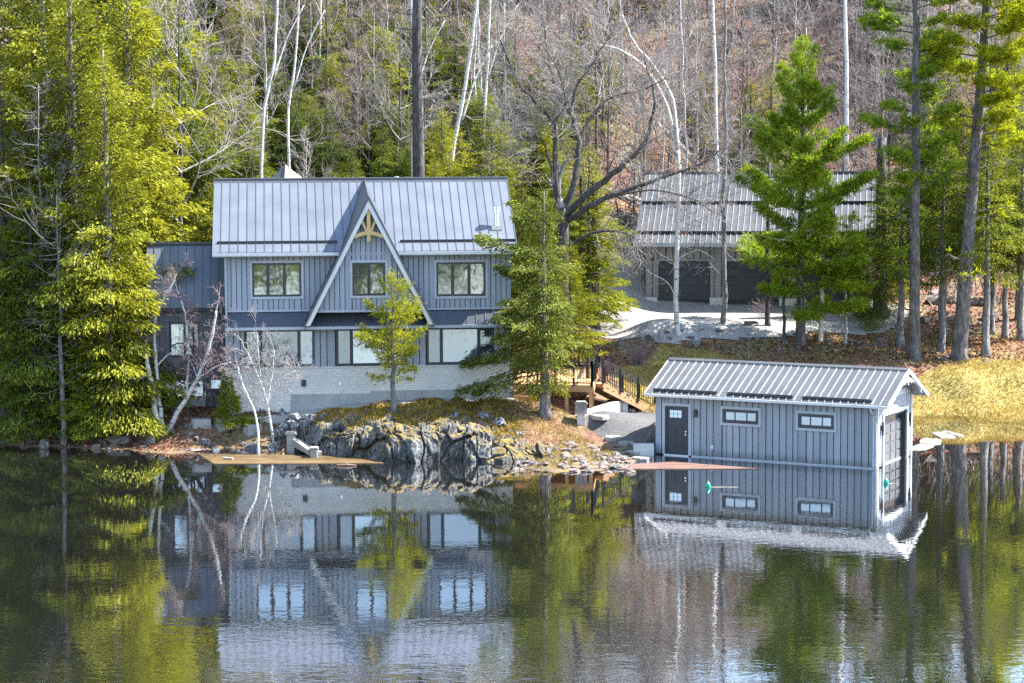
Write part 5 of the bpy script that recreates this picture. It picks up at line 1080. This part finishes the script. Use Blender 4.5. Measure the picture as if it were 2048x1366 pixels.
for px, Y, h, r0, lean, lab, bark in [(1762, 123.2, 10, .42, (0, 0), 'thick dark ridged trunk at the right end of the gravel drive', 'bark_dark'), (1536, 119.5, 9, .15, (.0, 0), 'thin dark trunk in front of the second garage door', 'bark_dark'), (1570, 117, 4.5, .10, (-.02, 0), 'short thin trunk beside the white pine', 'bark_dark'), (1187, 119.3, 8, .30, (.01, 0), 'thick brown trunk at the left edge of the drive', 'bark_dark'), (1162, 119, 8, .12, (.0, 0), 'thin dark trunk left of the thick brown trunk', 'bark_dark')]:
    x = X(px, Y); o = empty('tree_trunk', (x, Y, tz(x, Y)-.05), lab, 'trunk'); trunk_mb(h, r0, lean, int(px), 10, 1.6, .04, .6).build('trunk', bark, o, True)
    b = MB(); r = random.Random(int(px))
    for i in range(24):
        z = r.uniform(.35, 1)*h; a = r.uniform(0, 6.28); L = r.uniform(.4, 1.3); b.tube([(lean[0]*z, lean[1]*z, z), (lean[0]*z+math.cos(a)*L*.5, math.sin(a)*L*.5, z+.12*L), (lean[0]*z+math.cos(a)*L, math.sin(a)*L, z+.1*L)], [.03, .02, .006], 4, cap=False)
    b.build('branches', 'bark_dark', o, True)['kind'] = 'stuff'

# --- leafless trees
def twigs(b, p, d, L, r, lv, rg, spread=.75, nch=5, curl=.12, upb=.10, rmin=.011, mi=0):
    n = 3 if lv <= 0 else 4; pts = [p]; q = p.copy(); dd = d.normalized()
    for i in range(n):
        dd = (dd+Vector((rg.gauss(0, curl), rg.gauss(0, curl), rg.gauss(0, curl)+upb))).normalized(); q = q+dd*(L/n); pts.append(q.copy())
    rs = [max(rmin*.6, r*(1-.75*i/n)) for i in range(n+1)]
    b.tube(pts, rs, 3 if r < .03 else 5, mi, cap=False)
    if lv <= 0: return
    for j in range(nch):
        t = rg.uniform(.25, 1.0)*n; i = min(int(t), n-1); pp = pts[i].lerp(pts[i+1], t-i); ax_ = (pts[i+1]-pts[i]).normalized()
        perp = ax_.orthogonal().normalized(); perp = Matrix.Rotation(rg.uniform(0, 6.28), 3, ax_) @ perp
        nd = ax_*math.cos(spread)+perp*math.sin(spread); twigs(b, pp, nd, L*rg.uniform(.42, .68), max(rmin, r*.5*(1-.4*t/n)), lv-1, rg, spread*rg.uniform(.8, 1.15), nch, curl*1.15, upb, rmin, mi)
def bare_mesh(seed, h, r0, nl, fork, bark, twig, spread=.7, low=.35, reach=.42, lean=(0, 0)):
    rg = random.Random(seed); tb = trunk_mb(h, r0, lean, seed, 7, 1.4, .10, .12, 10); tb_m = tb.mesh('trunk', bark, True); b = MB()
    for i in range(nl):
        q = low+(1-low)*(i+rg.random())/nl; z = q*h; a = i*2.4+rg.uniform(-.4, .4); el = rg.uniform(.45, 1.0)
        d = Vector((math.cos(a)*math.cos(el), math.sin(a)*math.cos(el), math.sin(el))); L = reach*h*(1.08-q)*rg.uniform(.7, 1.15)+.5
        twigs(b, Vector((lean[0]*z, lean[1]*z, z)), d, L, r0*.42*(1.1-q)+.012, 2, rg, spread, fork, .14, .07)
    return tb_m, b.mesh('branches', twig, True)
BARE = [bare_mesh(500+i, 13, .12, 17, 6, ('bark_grey', 'bark_dark', 'bark_grey', 'bark_pale')[i % 4], ('twig_mauve', 'twig_grey')[i % 2], .65+.1*(i % 3), .30, .38, (.02*(i % 3-1), 0)) for i in range(6)]
SLIM = [bare_mesh(600+i, 14, .085, 14, 4, ('birch_bark', 'bark_pale', 'bark_dark')[i], ('twig_mauve', 'twig_grey', 'twig_grey')[i], .5, .4, .22, (.03*(i-1), 0)) for i in range(3)]
def put_bare(ms, x, y, h, h0, label, group, name='bare_tree', wide=1.0):
    o = empty(name, (x, y, tz(x, y)-.05), label, 'tree', group, TR.uniform(0, 6.28)); s = h/h0; S = Matrix.Diagonal((s*wide, s*wide, s, 1)); link('trunk', ms[0], o, S); link('branches', ms[1], o, S)['kind'] = 'stuff'; return o
placed = []
def spots(n, pxa, pxb, Ya, Yb, dmin, seed):
    r = random.Random(seed); out_ = []; tries = 0
    while len(out_) < n and tries < n*40:
        tries += 1; Y = Ya+(Yb-Ya)*r.random(); x = X(r.uniform(pxa, pxb), Y)
        if all((x-a)**2+(Y-c)**2 > dmin*dmin for a, c in placed): placed.append((x, Y)); out_.append((x, Y))
    return out_
for i, (x, y) in enumerate(spots(78, 1180, 2100, 137, 170, 1.5, 1)): put_bare(BARE[i % 6], x, y, TR.uniform(8, 14), 13, 'leafless mauve-grey tree in the crowded wood above the garage', 'leafless trees above the garage')
for i, (x, y) in enumerate(spots(52, 480, 1200, 122, 168, 1.6, 2)): put_bare(BARE[(i+2) % 6], x, y, TR.uniform(8, 13), 13, 'leafless grey tree in the wood behind the main roof', 'leafless trees behind the house')
for i, (x, y) in enumerate(spots(16, 0, 520, 116, 165, 2.6, 3)): put_bare(BARE[(i+1) % 6], x, y, TR.uniform(10, 15), 13, 'leafless tree between the cedars on the left slope', 'leafless trees on the left slope')
for i, (x, y) in enumerate(spots(46, 480, 2080, 128, 169, 1.2, 4)): put_bare(SLIM[i % 3], x, y, TR.uniform(10, 16), 14, 'slender straight pole-like trunk rising from the hillside wood', 'slender trunks on the hillside', 'slender_tree')
for px, Y, h, k, lab in [(365, 108.5, 18, 1, 'big spreading leafless tree above the wing roof at upper left'), (610, 112, 9.5, 3, 'fine pale-twigged leafless tree behind the roof near the turret'), (1290, 133, 12, 0, 'leafless tree behind the left end of the garage roof'), (1720, 131, 9, 2, 'leafless twiggy tree behind the right end of the garage roof'), (95, 101.5, 15, 1, 'grey leafless tree standing before the cedars at upper left')]:
    put_bare(BARE[k], X(px, Y), Y, h, 13, lab, None, 'bare_tree', 1.0)

# --- trees with stems followed limb by limb
def stem_tree(name, px, Y, label, cat, stems, bark, twig, tw, seed, leaves=None, zfix=None):
    """stems: list of (r0, r1, [(px, py, dy)...]); tw: dict of twig settings"""
    x = X(px, Y); z = tz(x, Y)-.08 if zfix is None else zfix; o = empty(name, (x, Y, z), label, cat); O = Vector((x, Y, z)); rg = random.Random(seed); tb = []; b = MB(); tips = []
    for si, (r0, r1, pts) in enumerate(stems):
        P3 = [atY(a, c, Y+d)-O for a, c, d in pts]
        if pts[0][1] >= tw.get('ground', 1e9): P3[0].z = -.1
        # smooth
        fine = []
        for i in range(len(P3)-1):
            p_, q_ = P3[i], P3[i+1]; a_ = P3[max(i-1, 0)]; c_ = P3[min(i+2, len(P3)-1)]
            for k in range(4):
                u = k/4; fine.append(.5*((2*p_)+(q_-a_)*u+(2*a_-5*p_+4*q_-c_)*u*u+(3*p_-a_-3*q_+c_)*u*u*u)+Vector((rg.gauss(0, 1), rg.gauss(0, 1), rg.gauss(0, .6)))*(.010 if r0 < .06 else .016 if r0 < .16 else .05 if r0 < .3 else 0)*(i+k > 0))
        fine.append(P3[-1]); n = len(fine); m = MB(); m.tube(fine, [r0+(r1-r0)*i/(n-1) for i in range(n)], 8)
        m.build('trunk' if si == 0 else 'limb', bark, o, True)
        for j in range(int(tw['n']*n*tw.get('per', [1]*99)[si])):
            t = rg.uniform(tw.get('from', .3), 1); i = min(int(t*(n-1)), n-2); p = fine[i]; ax_ = (fine[i+1]-fine[i]).normalized(); pr_ = Matrix.Rotation(rg.uniform(0, 6.28), 3, ax_) @ ax_.orthogonal().normalized()
            d = ax_*.6+pr_*.8; L = rg.uniform(*tw['L']); twigs(b, p, d, L, tw['r']*(1.2-t*.6), tw['lv'], rg, tw['spread'], tw['nch'], tw.get('curl', .2), tw.get('upb', .05), tw.get('rmin', .007)); tips.append(p+d*L)
        if tw.get('end', True): twigs(b, fine[-1], fine[-1]-fine[-2], tw['L'][1], r1, tw['lv'], rg, tw['spread'], tw['nch'], .15, .05, tw.get('rmin', .007))
    b.build('branches', twig, o, True)['kind'] = 'stuff'
    if leaves:
        n = leaves; c = np.array([tips[rg.randrange(len(tips))] for _ in range(n)])+np.random.default_rng(seed).normal(0, .22, (n, 3)); r_ = np.random.default_rng(seed+1); V, F_ = cards(c, r_.normal(0, 1, (n, 3)), r_.normal(0, 1, (n, 3)), r_.uniform(.10, .18, n), r_.uniform(.07, .12, n)); link('withered_leaves', fast_mesh('withered_leaves', V, F_, 'dead_leaf'), o)
    return o
stem_tree('gnarled_tree', 1122, 112.0, 'gnarled dark bare tree with heavy limbs right of the house roof', 'tree', [
    (0.374, 0.252, [(1122, 640, 0), (1124, 540, 0), (1126, 450, 0), (1122, 415, 0)]), (0.177, 0.042, [(1122, 420, 0), (1108, 350, -.3), (1112, 290, -.6), (1106, 245, -.6), (1070, 205, -.9), (1030, 150, -1.2), (1000, 80, -1.5)]),
    (0.190, 0.030, [(1128, 425, 0), (1150, 350, .2), (1158, 285, .4), (1140, 225, .5), (1110, 180, .6), (1095, 110, .5), (1085, 20, .4)]), (0.116, 0.030, [(1157, 290, .4), (1178, 240, .8), (1222, 195, 1.2), (1290, 178, 1.6), (1340, 150, 2.)]), (0.095, 0.024, [(1140, 225, .5), (1155, 170, 0), (1190, 120, -.4), (1225, 60, -.6)]),
    (0.204, 0.036, [(1130, 430, 0), (1190, 375, -.5), (1255, 325, -1), (1300, 262, -1.4), (1308, 190, -1.6), (1290, 120, -1.8)]), (0.177, 0.030, [(1135, 440, 0), (1200, 402, -1.5), (1300, 362, -2.2), (1400, 328, -2.8), (1450, 290, -3)]), (0.109, 0.024, [(1135, 495, 0), (1180, 468, -1), (1230, 462, -1.6), (1268, 474, -2)]), (0.061, 0.018, [(1108, 350, -.3), (1085, 282, -.6), (1060, 275, -.8), (1035, 282, -1)]),
    (0.061, 0.018, [(1106, 245, -.6), (1130, 205, -1), (1110, 130, -1.2), (1060, 60, -1.4)]), (0.054, 0.018, [(1200, 402, -1.5), (1300, 380, -3), (1390, 400, -3.6), (1430, 430, -4)])],
    'bark_dark', 'twig_grey', dict(n=2.5, L=(.9, 2.4), r=.030, lv=2, spread=.65, nch=4, ground=630, per=[0]+[1]*20, **{'from': .35}), 41)
stem_tree('arching_birch', 1357, 117.0, 'slender birch arching to the left high over the garage roof', 'birch', [
    (.15, .10, [(1356, 708, 0), (1352, 600, 0), (1355, 470, 0), (1358, 380, 0), (1356, 300, 0)]), (.10, .035, [(1356, 300, 0), (1345, 200, 0), (1310, 135, -.2), (1270, 88, -.4), (1245, 30, -.5)]), (.09, .03, [(1357, 320, 0), (1335, 215, .3), (1290, 135, .4), (1235, 98, .6), (1190, 90, .8)]), (.03, .012, [(1352, 600, 0), (1335, 565, -.3), (1300, 545, -.6), (1285, 520, -.8)]), (.03, .012, [(1354, 520, 0), (1395, 500, -.3), (1430, 520, -.5)])],
    'birch_bark', 'twig_grey', dict(n=.9, L=(.6, 1.7), r=.02, lv=1, spread=.6, nch=5, ground=700, **{'from': .3}), 43, 260)
stem_tree('slim_tree', 1448, 119.5, 'slim straight bare tree in front of the pillar between the garage doors', 'tree', [
    (.16, .05, [(1446, 672, 0), (1450, 560, 0), (1447, 400, 0), (1452, 250, 0), (1448, 100, 0), (1452, -60, 0)]), (.05, .02, [(1448, 420, 0), (1470, 330, .3), (1500, 260, .6)]), (.05, .02, [(1450, 350, 0), (1425, 270, .3), (1410, 180, .5)]), (.04, .015, [(1448, 560, 0), (1400, 500, -.5), (1370, 440, -.8)])],
    'bark_grey', 'twig_grey', dict(n=1.1, L=(.7, 1.8), r=.022, lv=1, spread=.7, nch=5, ground=665, **{'from': .25}), 44)
stem_tree('tall_dark_trunk', 836, 116.0, 'tall straight dark pine trunk rising behind the middle of the roof', 'pine', [(.36, .24, [(838, 560, 0), (838, 400, 0), (836, 250, 0), (834, 100, 0), (835, -80, 0)])]+[(.03, .01, [(836, y_, 0), (836+s*60, y_-8, -.4), (836+s*w_, y_-30, -.8)]) for y_, s, w_ in ((110, 1, 120), (75, 1, 110), (160, 1, 90), (60, -1, 60), (130, 1, 70), (200, 1, 130), (240, 1, 60), (40, 1, 150), (30, -1, 90))],
    'bark_dark', 'bark_dark', dict(n=.25, L=(.5, 1.0), r=.012, lv=1, spread=.7, nch=3, ground=550, per=[0]+[1]*20), 45)
for px, Y, pts, r0, lab in [(828, 117.5, [(826, 520, 0), (826, 300, 0), (830, 150, 0), (822, 0, 0), (818, -60, 0)], .10, 'thin white birch close left of the tall dark pine trunk'), (902, 120, [(890, 520, 0), (903, 330, 0), (925, 200, 0), (945, 80, 0), (958, -40, 0)], .13, 'white birch leaning right behind the roof'), (968, 126, [(955, 420, 0), (968, 240, 0), (975, 120, 0), (983, -40, 0)], .10, 'distant white birch right of the leaning one'), (585, 118, [(590, 420, 0), (575, 260, 0), (590, 130, 0), (600, -40, 0)], .09, 'pale birch above the turret'), (545, 117, [(520, 400, 0), (525, 260, 0), (548, 120, 0), (555, -40, 0)], .11, 'crooked pale birch left of the turret'), (1430, 135, [(1438, 420, 0), (1432, 200, 0), (1425, -40, 0)], .13, 'white birch behind the garage roof'), (1690, 140, [(1690, 420, 0), (1694, 200, 0), (1690, -40, 0)], .17, 'pale double trunk on the hillside right of the white pine top')]:
    stem_tree('birch_tree', px, Y, lab, 'birch', [(r0, r0*.5, pts), (r0*.4, .02, [(pts[2][0], pts[2][1]+40, 0), (pts[2][0]+25, pts[2][1]-40, .3), (pts[2][0]+60, pts[2][1]-110, .6)])], 'birch_bark', 'twig_mauve', dict(n=.6, L=(.6, 1.6), r=.02, lv=1, spread=.6, nch=4, ground=380), int(px))
stem_tree('birch_tree', 1640, 117.3, 'white speckled birch stem between the white pine and the pale twin stems', 'birch', [(.13, .08, [(1640, 728, 0), (1642, 660, 0), (1645, 580, 0), (1652, 480, 0), (1650, 380, 0)])], 'birch_bark', 'twig_grey', dict(n=.5, L=(.5, 1.), r=.02, lv=1, spread=.6, nch=3, ground=720, **{'from': .6}), 47)
# birch clumps on the shore
Yb = 99.0
stem_tree('birch_clump', 325, Yb, 'clump of crooked white birch stems with reddish twigs in front of the wing', 'birch', [
    (.15, .08, [(322, 872, 0), (310, 820, 0), (304, 770, -.1), (296, 735, -.2), (291, 708, -.2)]), (.10, .045, [(328, 868, 0), (319, 800, .1), (313, 735, .2), (309, 672, .3), (314, 622, .3), (338, 582, .3), (352, 548, .2)]), (.13, .05, [(336, 870, 0), (348, 838, -.2), (374, 795, -.4), (394, 758, -.5), (412, 715, -.6), (424, 672, -.7), (432, 622, -.8)]),
    (.05, .02, [(392, 760, -.5), (418, 742, -.6), (440, 730, -.7), (462, 725, -.8)]), (.06, .025, [(372, 798, -.4), (376, 745, -.3), (377, 690, -.3), (372, 640, -.3), (362, 600, -.3)]), (.05, .02, [(310, 735, .2), (345, 705, 0), (380, 720, -.1)]), (.035, .015, [(300, 745, -.1), (285, 755, -.2), (272, 764, -.3)]), (.035, .015, [(394, 755, -.5), (385, 730, -.4), (378, 712, -.4)])],
    'birch_bark', 'twig_red', dict(n=1.7, L=(.35, .95), r=.015, lv=2, spread=.75, nch=4, ground=860, curl=.35, rmin=.0085, per=[.05, .9, 1.3, 1.2, 1.3, 1.0, .2, .6], **{'from': .35}), 51)
stem_tree('birch_sapling', 545, 97.6, 'white birch sapling with fine pale twigs in front of the brick base', 'birch', [
    (.065, .02, [(550, 884, 0), (540, 840, 0), (532, 800, 0), (522, 765, 0), (508, 735, 0), (492, 700, 0)]), (.045, .015, [(535, 815, 0), (540, 775, .1), (546, 735, .2), (548, 700, .3)]), (.035, .012, [(540, 782, .1), (565, 755, 0), (592, 742, 0)]), (.03, .01, [(524, 770, 0), (518, 720, .1), (515, 670, .2)])],
    'birch_bark', 'twig_white', dict(n=1.35, L=(.35, .95), r=.010, lv=2, spread=.6, nch=4, ground=875, curl=.3, rmin=.008, **{'from': .3}), 52)
stem_tree('birch_sapling', 516, 95.2, 'thin white birch stem rising from the sunken dock edge', 'birch', [(.06, .02, [(517, 912, 0), (516, 860, .1), (508, 820, .2), (495, 790, .4), (482, 760, .5), (476, 735, .5)]), (.025, .01, [(506, 815, .2), (516, 800, .1), (530, 785, 0)])], 'birch_bark', 'twig_white', dict(n=1.2, L=(.3, .7), r=.009, lv=2, spread=.6, nch=3, curl=.3, rmin=.005, **{'from': .5}), 53, None, -.15)
# bare snags left
def snag(px, Y, h, label, seed, r0=.13):
    x = X(px, Y); o = empty('bare_snag', (x, Y, tz(x, Y)-.05), label, 'snag'); trunk_mb(h, r0, (-.008, 0), seed, 8, 1.4, .06, .15, 12).build('trunk', 'bark_grey', o, True); b = MB(); rg = random.Random(seed)
    for i in range(70):
        z = h*rg.uniform(.22, .99); a = rg.uniform(0, 6.28); L = (1.9*(1-z/h)**.5+.3)*rg.uniform(.5, 1.1); twigs(b, Vector((-.008*z, 0, z)), Vector((math.cos(a), math.sin(a), rg.uniform(-.25, .45))), L, .016, 1, rg, .6, 4, .14, .02, .006)
    b.build('branches', 'twig_grey', o, True)['kind'] = 'stuff'
snag(119, 98.3, 11.3, 'slender bare grey snag with fine side twigs at the left shore', 61); snag(88, 100.0, 16.0, 'taller bare grey snag behind the slender one at the upper left', 62, .11)
# shrubs
def shrub(px, py, z, hgt, rad_, mat, label, n, seed):
    p = atZ(px, py, z); o = empty('shrub', (p.x, p.y, tz(p.x, p.y)-.03), label, 'shrub'); rg = random.Random(seed); b = MB()
    for i in range(n):
        a = rg.uniform(0, 6.28); k = rg.uniform(.1, 1); twigs(b, Vector((math.cos(a)*.12, math.sin(a)*.12, 0)), Vector((math.cos(a)*rad_*k, math.sin(a)*rad_*k, hgt)), math.hypot(hgt, rad_*k)*rg.uniform(.6, 1), .012, 1, rg, .5, 5, .15, .03, .006)
    b.build('stems', mat, o, True)
shrub(1277, 728, 2.2, 1.3, 1.0, 'twig_red', 'rounded red-brown leafless shrub behind the timber stairs', 60, 71)
shrub(1275, 690, 2.9, 2.1, .9, 'bark_dark', 'tall sparse dark sapling at the edge of the gravel drive', 6, 72)
shrub(1325, 690, 2.9, 1.0, .5, 'twig_grey', 'small wispy sapling on the bed right of the red-brown shrub', 8, 73)
shrub(1530, 640, 3.7, 1.0, .8, 'twig_red', 'reddish twiggy shrub on the drive edge before the second garage door', 22, 74)
shrub(880, 905, .5, .5, .4, 'twig_grey', 'tiny dry shrub on the bluff face', 5, 75)

# ------------------------------------------------------------------ loose cover: fallen leaves, grass, moss
def scatter(name, n, pxr, pyr, zr, mat, label, seed, size, aspect, up_, poly=None, zmin=.03, lift=.02, world=None):
    r = np.random.default_rng(seed); 
    if world: x = r.uniform(world[0], world[1], n); y = r.uniform(world[2], world[3], n)
    if poly is not None:
        pa = np.array(poly); x = r.uniform(pa[:, 0].min(), pa[:, 0].max(), n); y = r.uniform(pa[:, 1].min(), pa[:, 1].max(), n); k = inpoly(x, y, poly); x, y = x[k], y[k]
    z = terrain_z(x, y); k = (z > zmin) & ~inpoly(x, y, DRIVE)
    if world: k &= ~inpoly(x, y, P_LAWN)
    x, y, z = x[k], y[k], z[k]; n = len(x)
    d = r.normal(0, 1, (n, 3)); d[:, 2] = np.abs(d[:, 2])*up_+.05*(up_ > 0); l = size*r.uniform(.6, 1.4, n)
    nn_ = UPZ*.8+r.normal(0, .5, (n, 3)) if up_ < 1 else r.normal(0, 1, (n, 3))
    V, F_ = cards(np.stack([x, y, z+lift], 1), d, nn_, l, l*aspect); o = link(name, fast_mesh(name, V, F_, mat)); tag(o, label, None, None, 'stuff'); return o
scatter('fallen_leaves', 60000, None, None, None, 'leaf_litter', 'russet fallen leaves covering the wooded hillside', 81, .17, .7, .35, world=(-34, 40, 104, 150))
scatter('bank_leaves', 12000, None, None, None, 'litter_ochre', 'dry leaves and needles strewn over the bank below the gravel drive', 82, .15, .6, .35, world=(2, 34, 113.5, 121))
scatter('shore_leaves', 9000, None, None, None, 'leaf_litter', 'dark leaf litter on the left shore', 83, .13, .7, .35, world=(-26, -10, 94.5, 103))
scatter('lawn_grass', 90000, None, None, None, 'grass_straw', 'straw-coloured spring grass of the lakeside lawn', 84, .17, .2, 1.2, P_LAWN, -.10)
scatter('bluff_moss', 60000, None, None, None, 'moss', 'rusty moss and dry grass tufts on the rock bluff', 85, .13, .3, 1.2, [p for p in P_ROCK], .75)
scatter('point_grass', 12000, None, None, None, 'grass_straw', 'dry straw grass on the shore point and under the deck', 86, .13, .22, 1.5, pxpoly([(1010, 810, 1.6), (1100, 812, 1.4), (1150, 850, .8), (1190, 880, .5), (1240, 915, .1), (1080, 945, 0), (1030, 900, .6)]))

# tangle of thin leafless saplings and brush on the slope
def brush(name, n, world, mat, label, seed, hl, w):
    r = np.random.default_rng(seed); x = r.uniform(world[0], world[1], n); y = r.uniform(world[2], world[3], n); k = ~inpoly(x, y, DRIVE); x, y = x[k], y[k]; n = len(x)
    z = terrain_z(x, y); d = np.stack([r.normal(0, .33, n), r.normal(0, .33, n), np.ones(n)], 1); l = r.uniform(hl[0], hl[1], n)*r.uniform(.5, 1, n)
    base = np.stack([x, y, z-.05], 1); Vs, Fs, off = [], [], 0
    for k in range(5):                      # stem and four side twigs
        if k: q = r.uniform(.25, .95, n)[:, None]; c = base+norm(d)*l[:, None]*q; dd = norm(d)*.7+r.normal(0, .55, (n, 3)); ll = l*r.uniform(.25, .5, n); ww = np.full(n, w*.7)
        else: c, dd, ll, ww = base, d, l, np.full(n, w)*r.uniform(.7, 1.8, n)
        V, F_ = cards(c, dd, r.normal(0, 1, (n, 3)), ll, ww); Vs.append(V); Fs.append(F_+off); off += len(V)
    tag(link(name, fast_mesh(name, np.concatenate(Vs), np.concatenate(Fs), mat)), label, None, None, 'stuff')
brush('sapling_thicket', 2600, (-28, 38, 124, 169), 'twig_grey', 'tangle of thin grey saplings over the wooded slope', 301, (1.5, 4.5), .05)
brush('brush_thicket', 2600, (-28, 38, 122, 169), 'twig_mauve', 'mauve leafless brush covering the wooded slope', 302, (1.0, 3.5), .05)
brush('dark_thicket', 900, (-28, 38, 124, 169), 'bark_dark', 'dark thin stems standing in the wooded slope', 303, (3.0, 8.0), .10)
FLg = random.Random(8)
for k in range(9):
    px = FLg.uniform(1150, 2000) if k < 6 else FLg.uniform(450, 1000); Y = FLg.uniform(130, 150); x = X(px, Y); a = FLg.uniform(-.5, .5); L = FLg.uniform(2.5, 5)
    e = (x+math.cos(a)*L, Y+math.sin(a)*L); b = MB(); b.tube([(x, Y, tz(x, Y)+.15), ((x+e[0])/2, (Y+e[1])/2, tz((x+e[0])/2, (Y+e[1])/2)+.22), (e[0], e[1], tz(*e)+.12)], [.16, .14, .09], 7); tag(b.build('fallen_log', 'bark_pale' if k % 2 else 'bark_grey', None, True), 'grey fallen log lying among leaves on the wooded slope', 'log', 'fallen logs on the slope')

# ------------------------------------------------------------------ the opposite shore, seen only as a mirror image in the panes and ripples
b = MB(); nfs = 40; rw = []
for i in range(nfs+1):
    x = -200+400*i/nfs; rw.append([(x, -128+4*math.sin(i*.7), -.5), (x, -140, 3+math.sin(i*.9)), (x, -185, 9+3*math.sin(i*.37+1)), (x, -260, 4)])
b.add([p for r_ in rw for p in r_], [(4*i+j, 4*(i+1)+j, 4*(i+1)+j+1, 4*i+j+1) for i in range(nfs) for j in range(3)]); 
tag(b.build('far_shore', 'hemlock_dark', None, True), 'low wooded shore on the opposite side of the lake', kind='structure')
FS = random.Random(99); _tz = tz
def tz(x, y): return 2.0
for i in range(44):
    x = -95+190*(i+FS.random())/44; k = FS.choice(['hem0', 'cedar1', 'fir0'])
    put_conifer(k, x, FS.uniform(-150, -132), FS.uniform(7, 15), 'evergreen on the opposite shore mirrored in the house windows', 'evergreen', 'evergreens on the opposite shore', 'evergreen_tree', 1.2, None, FS.choice(['hemlock_dark', 'cedar_green']), 0, False)
tz = _tz
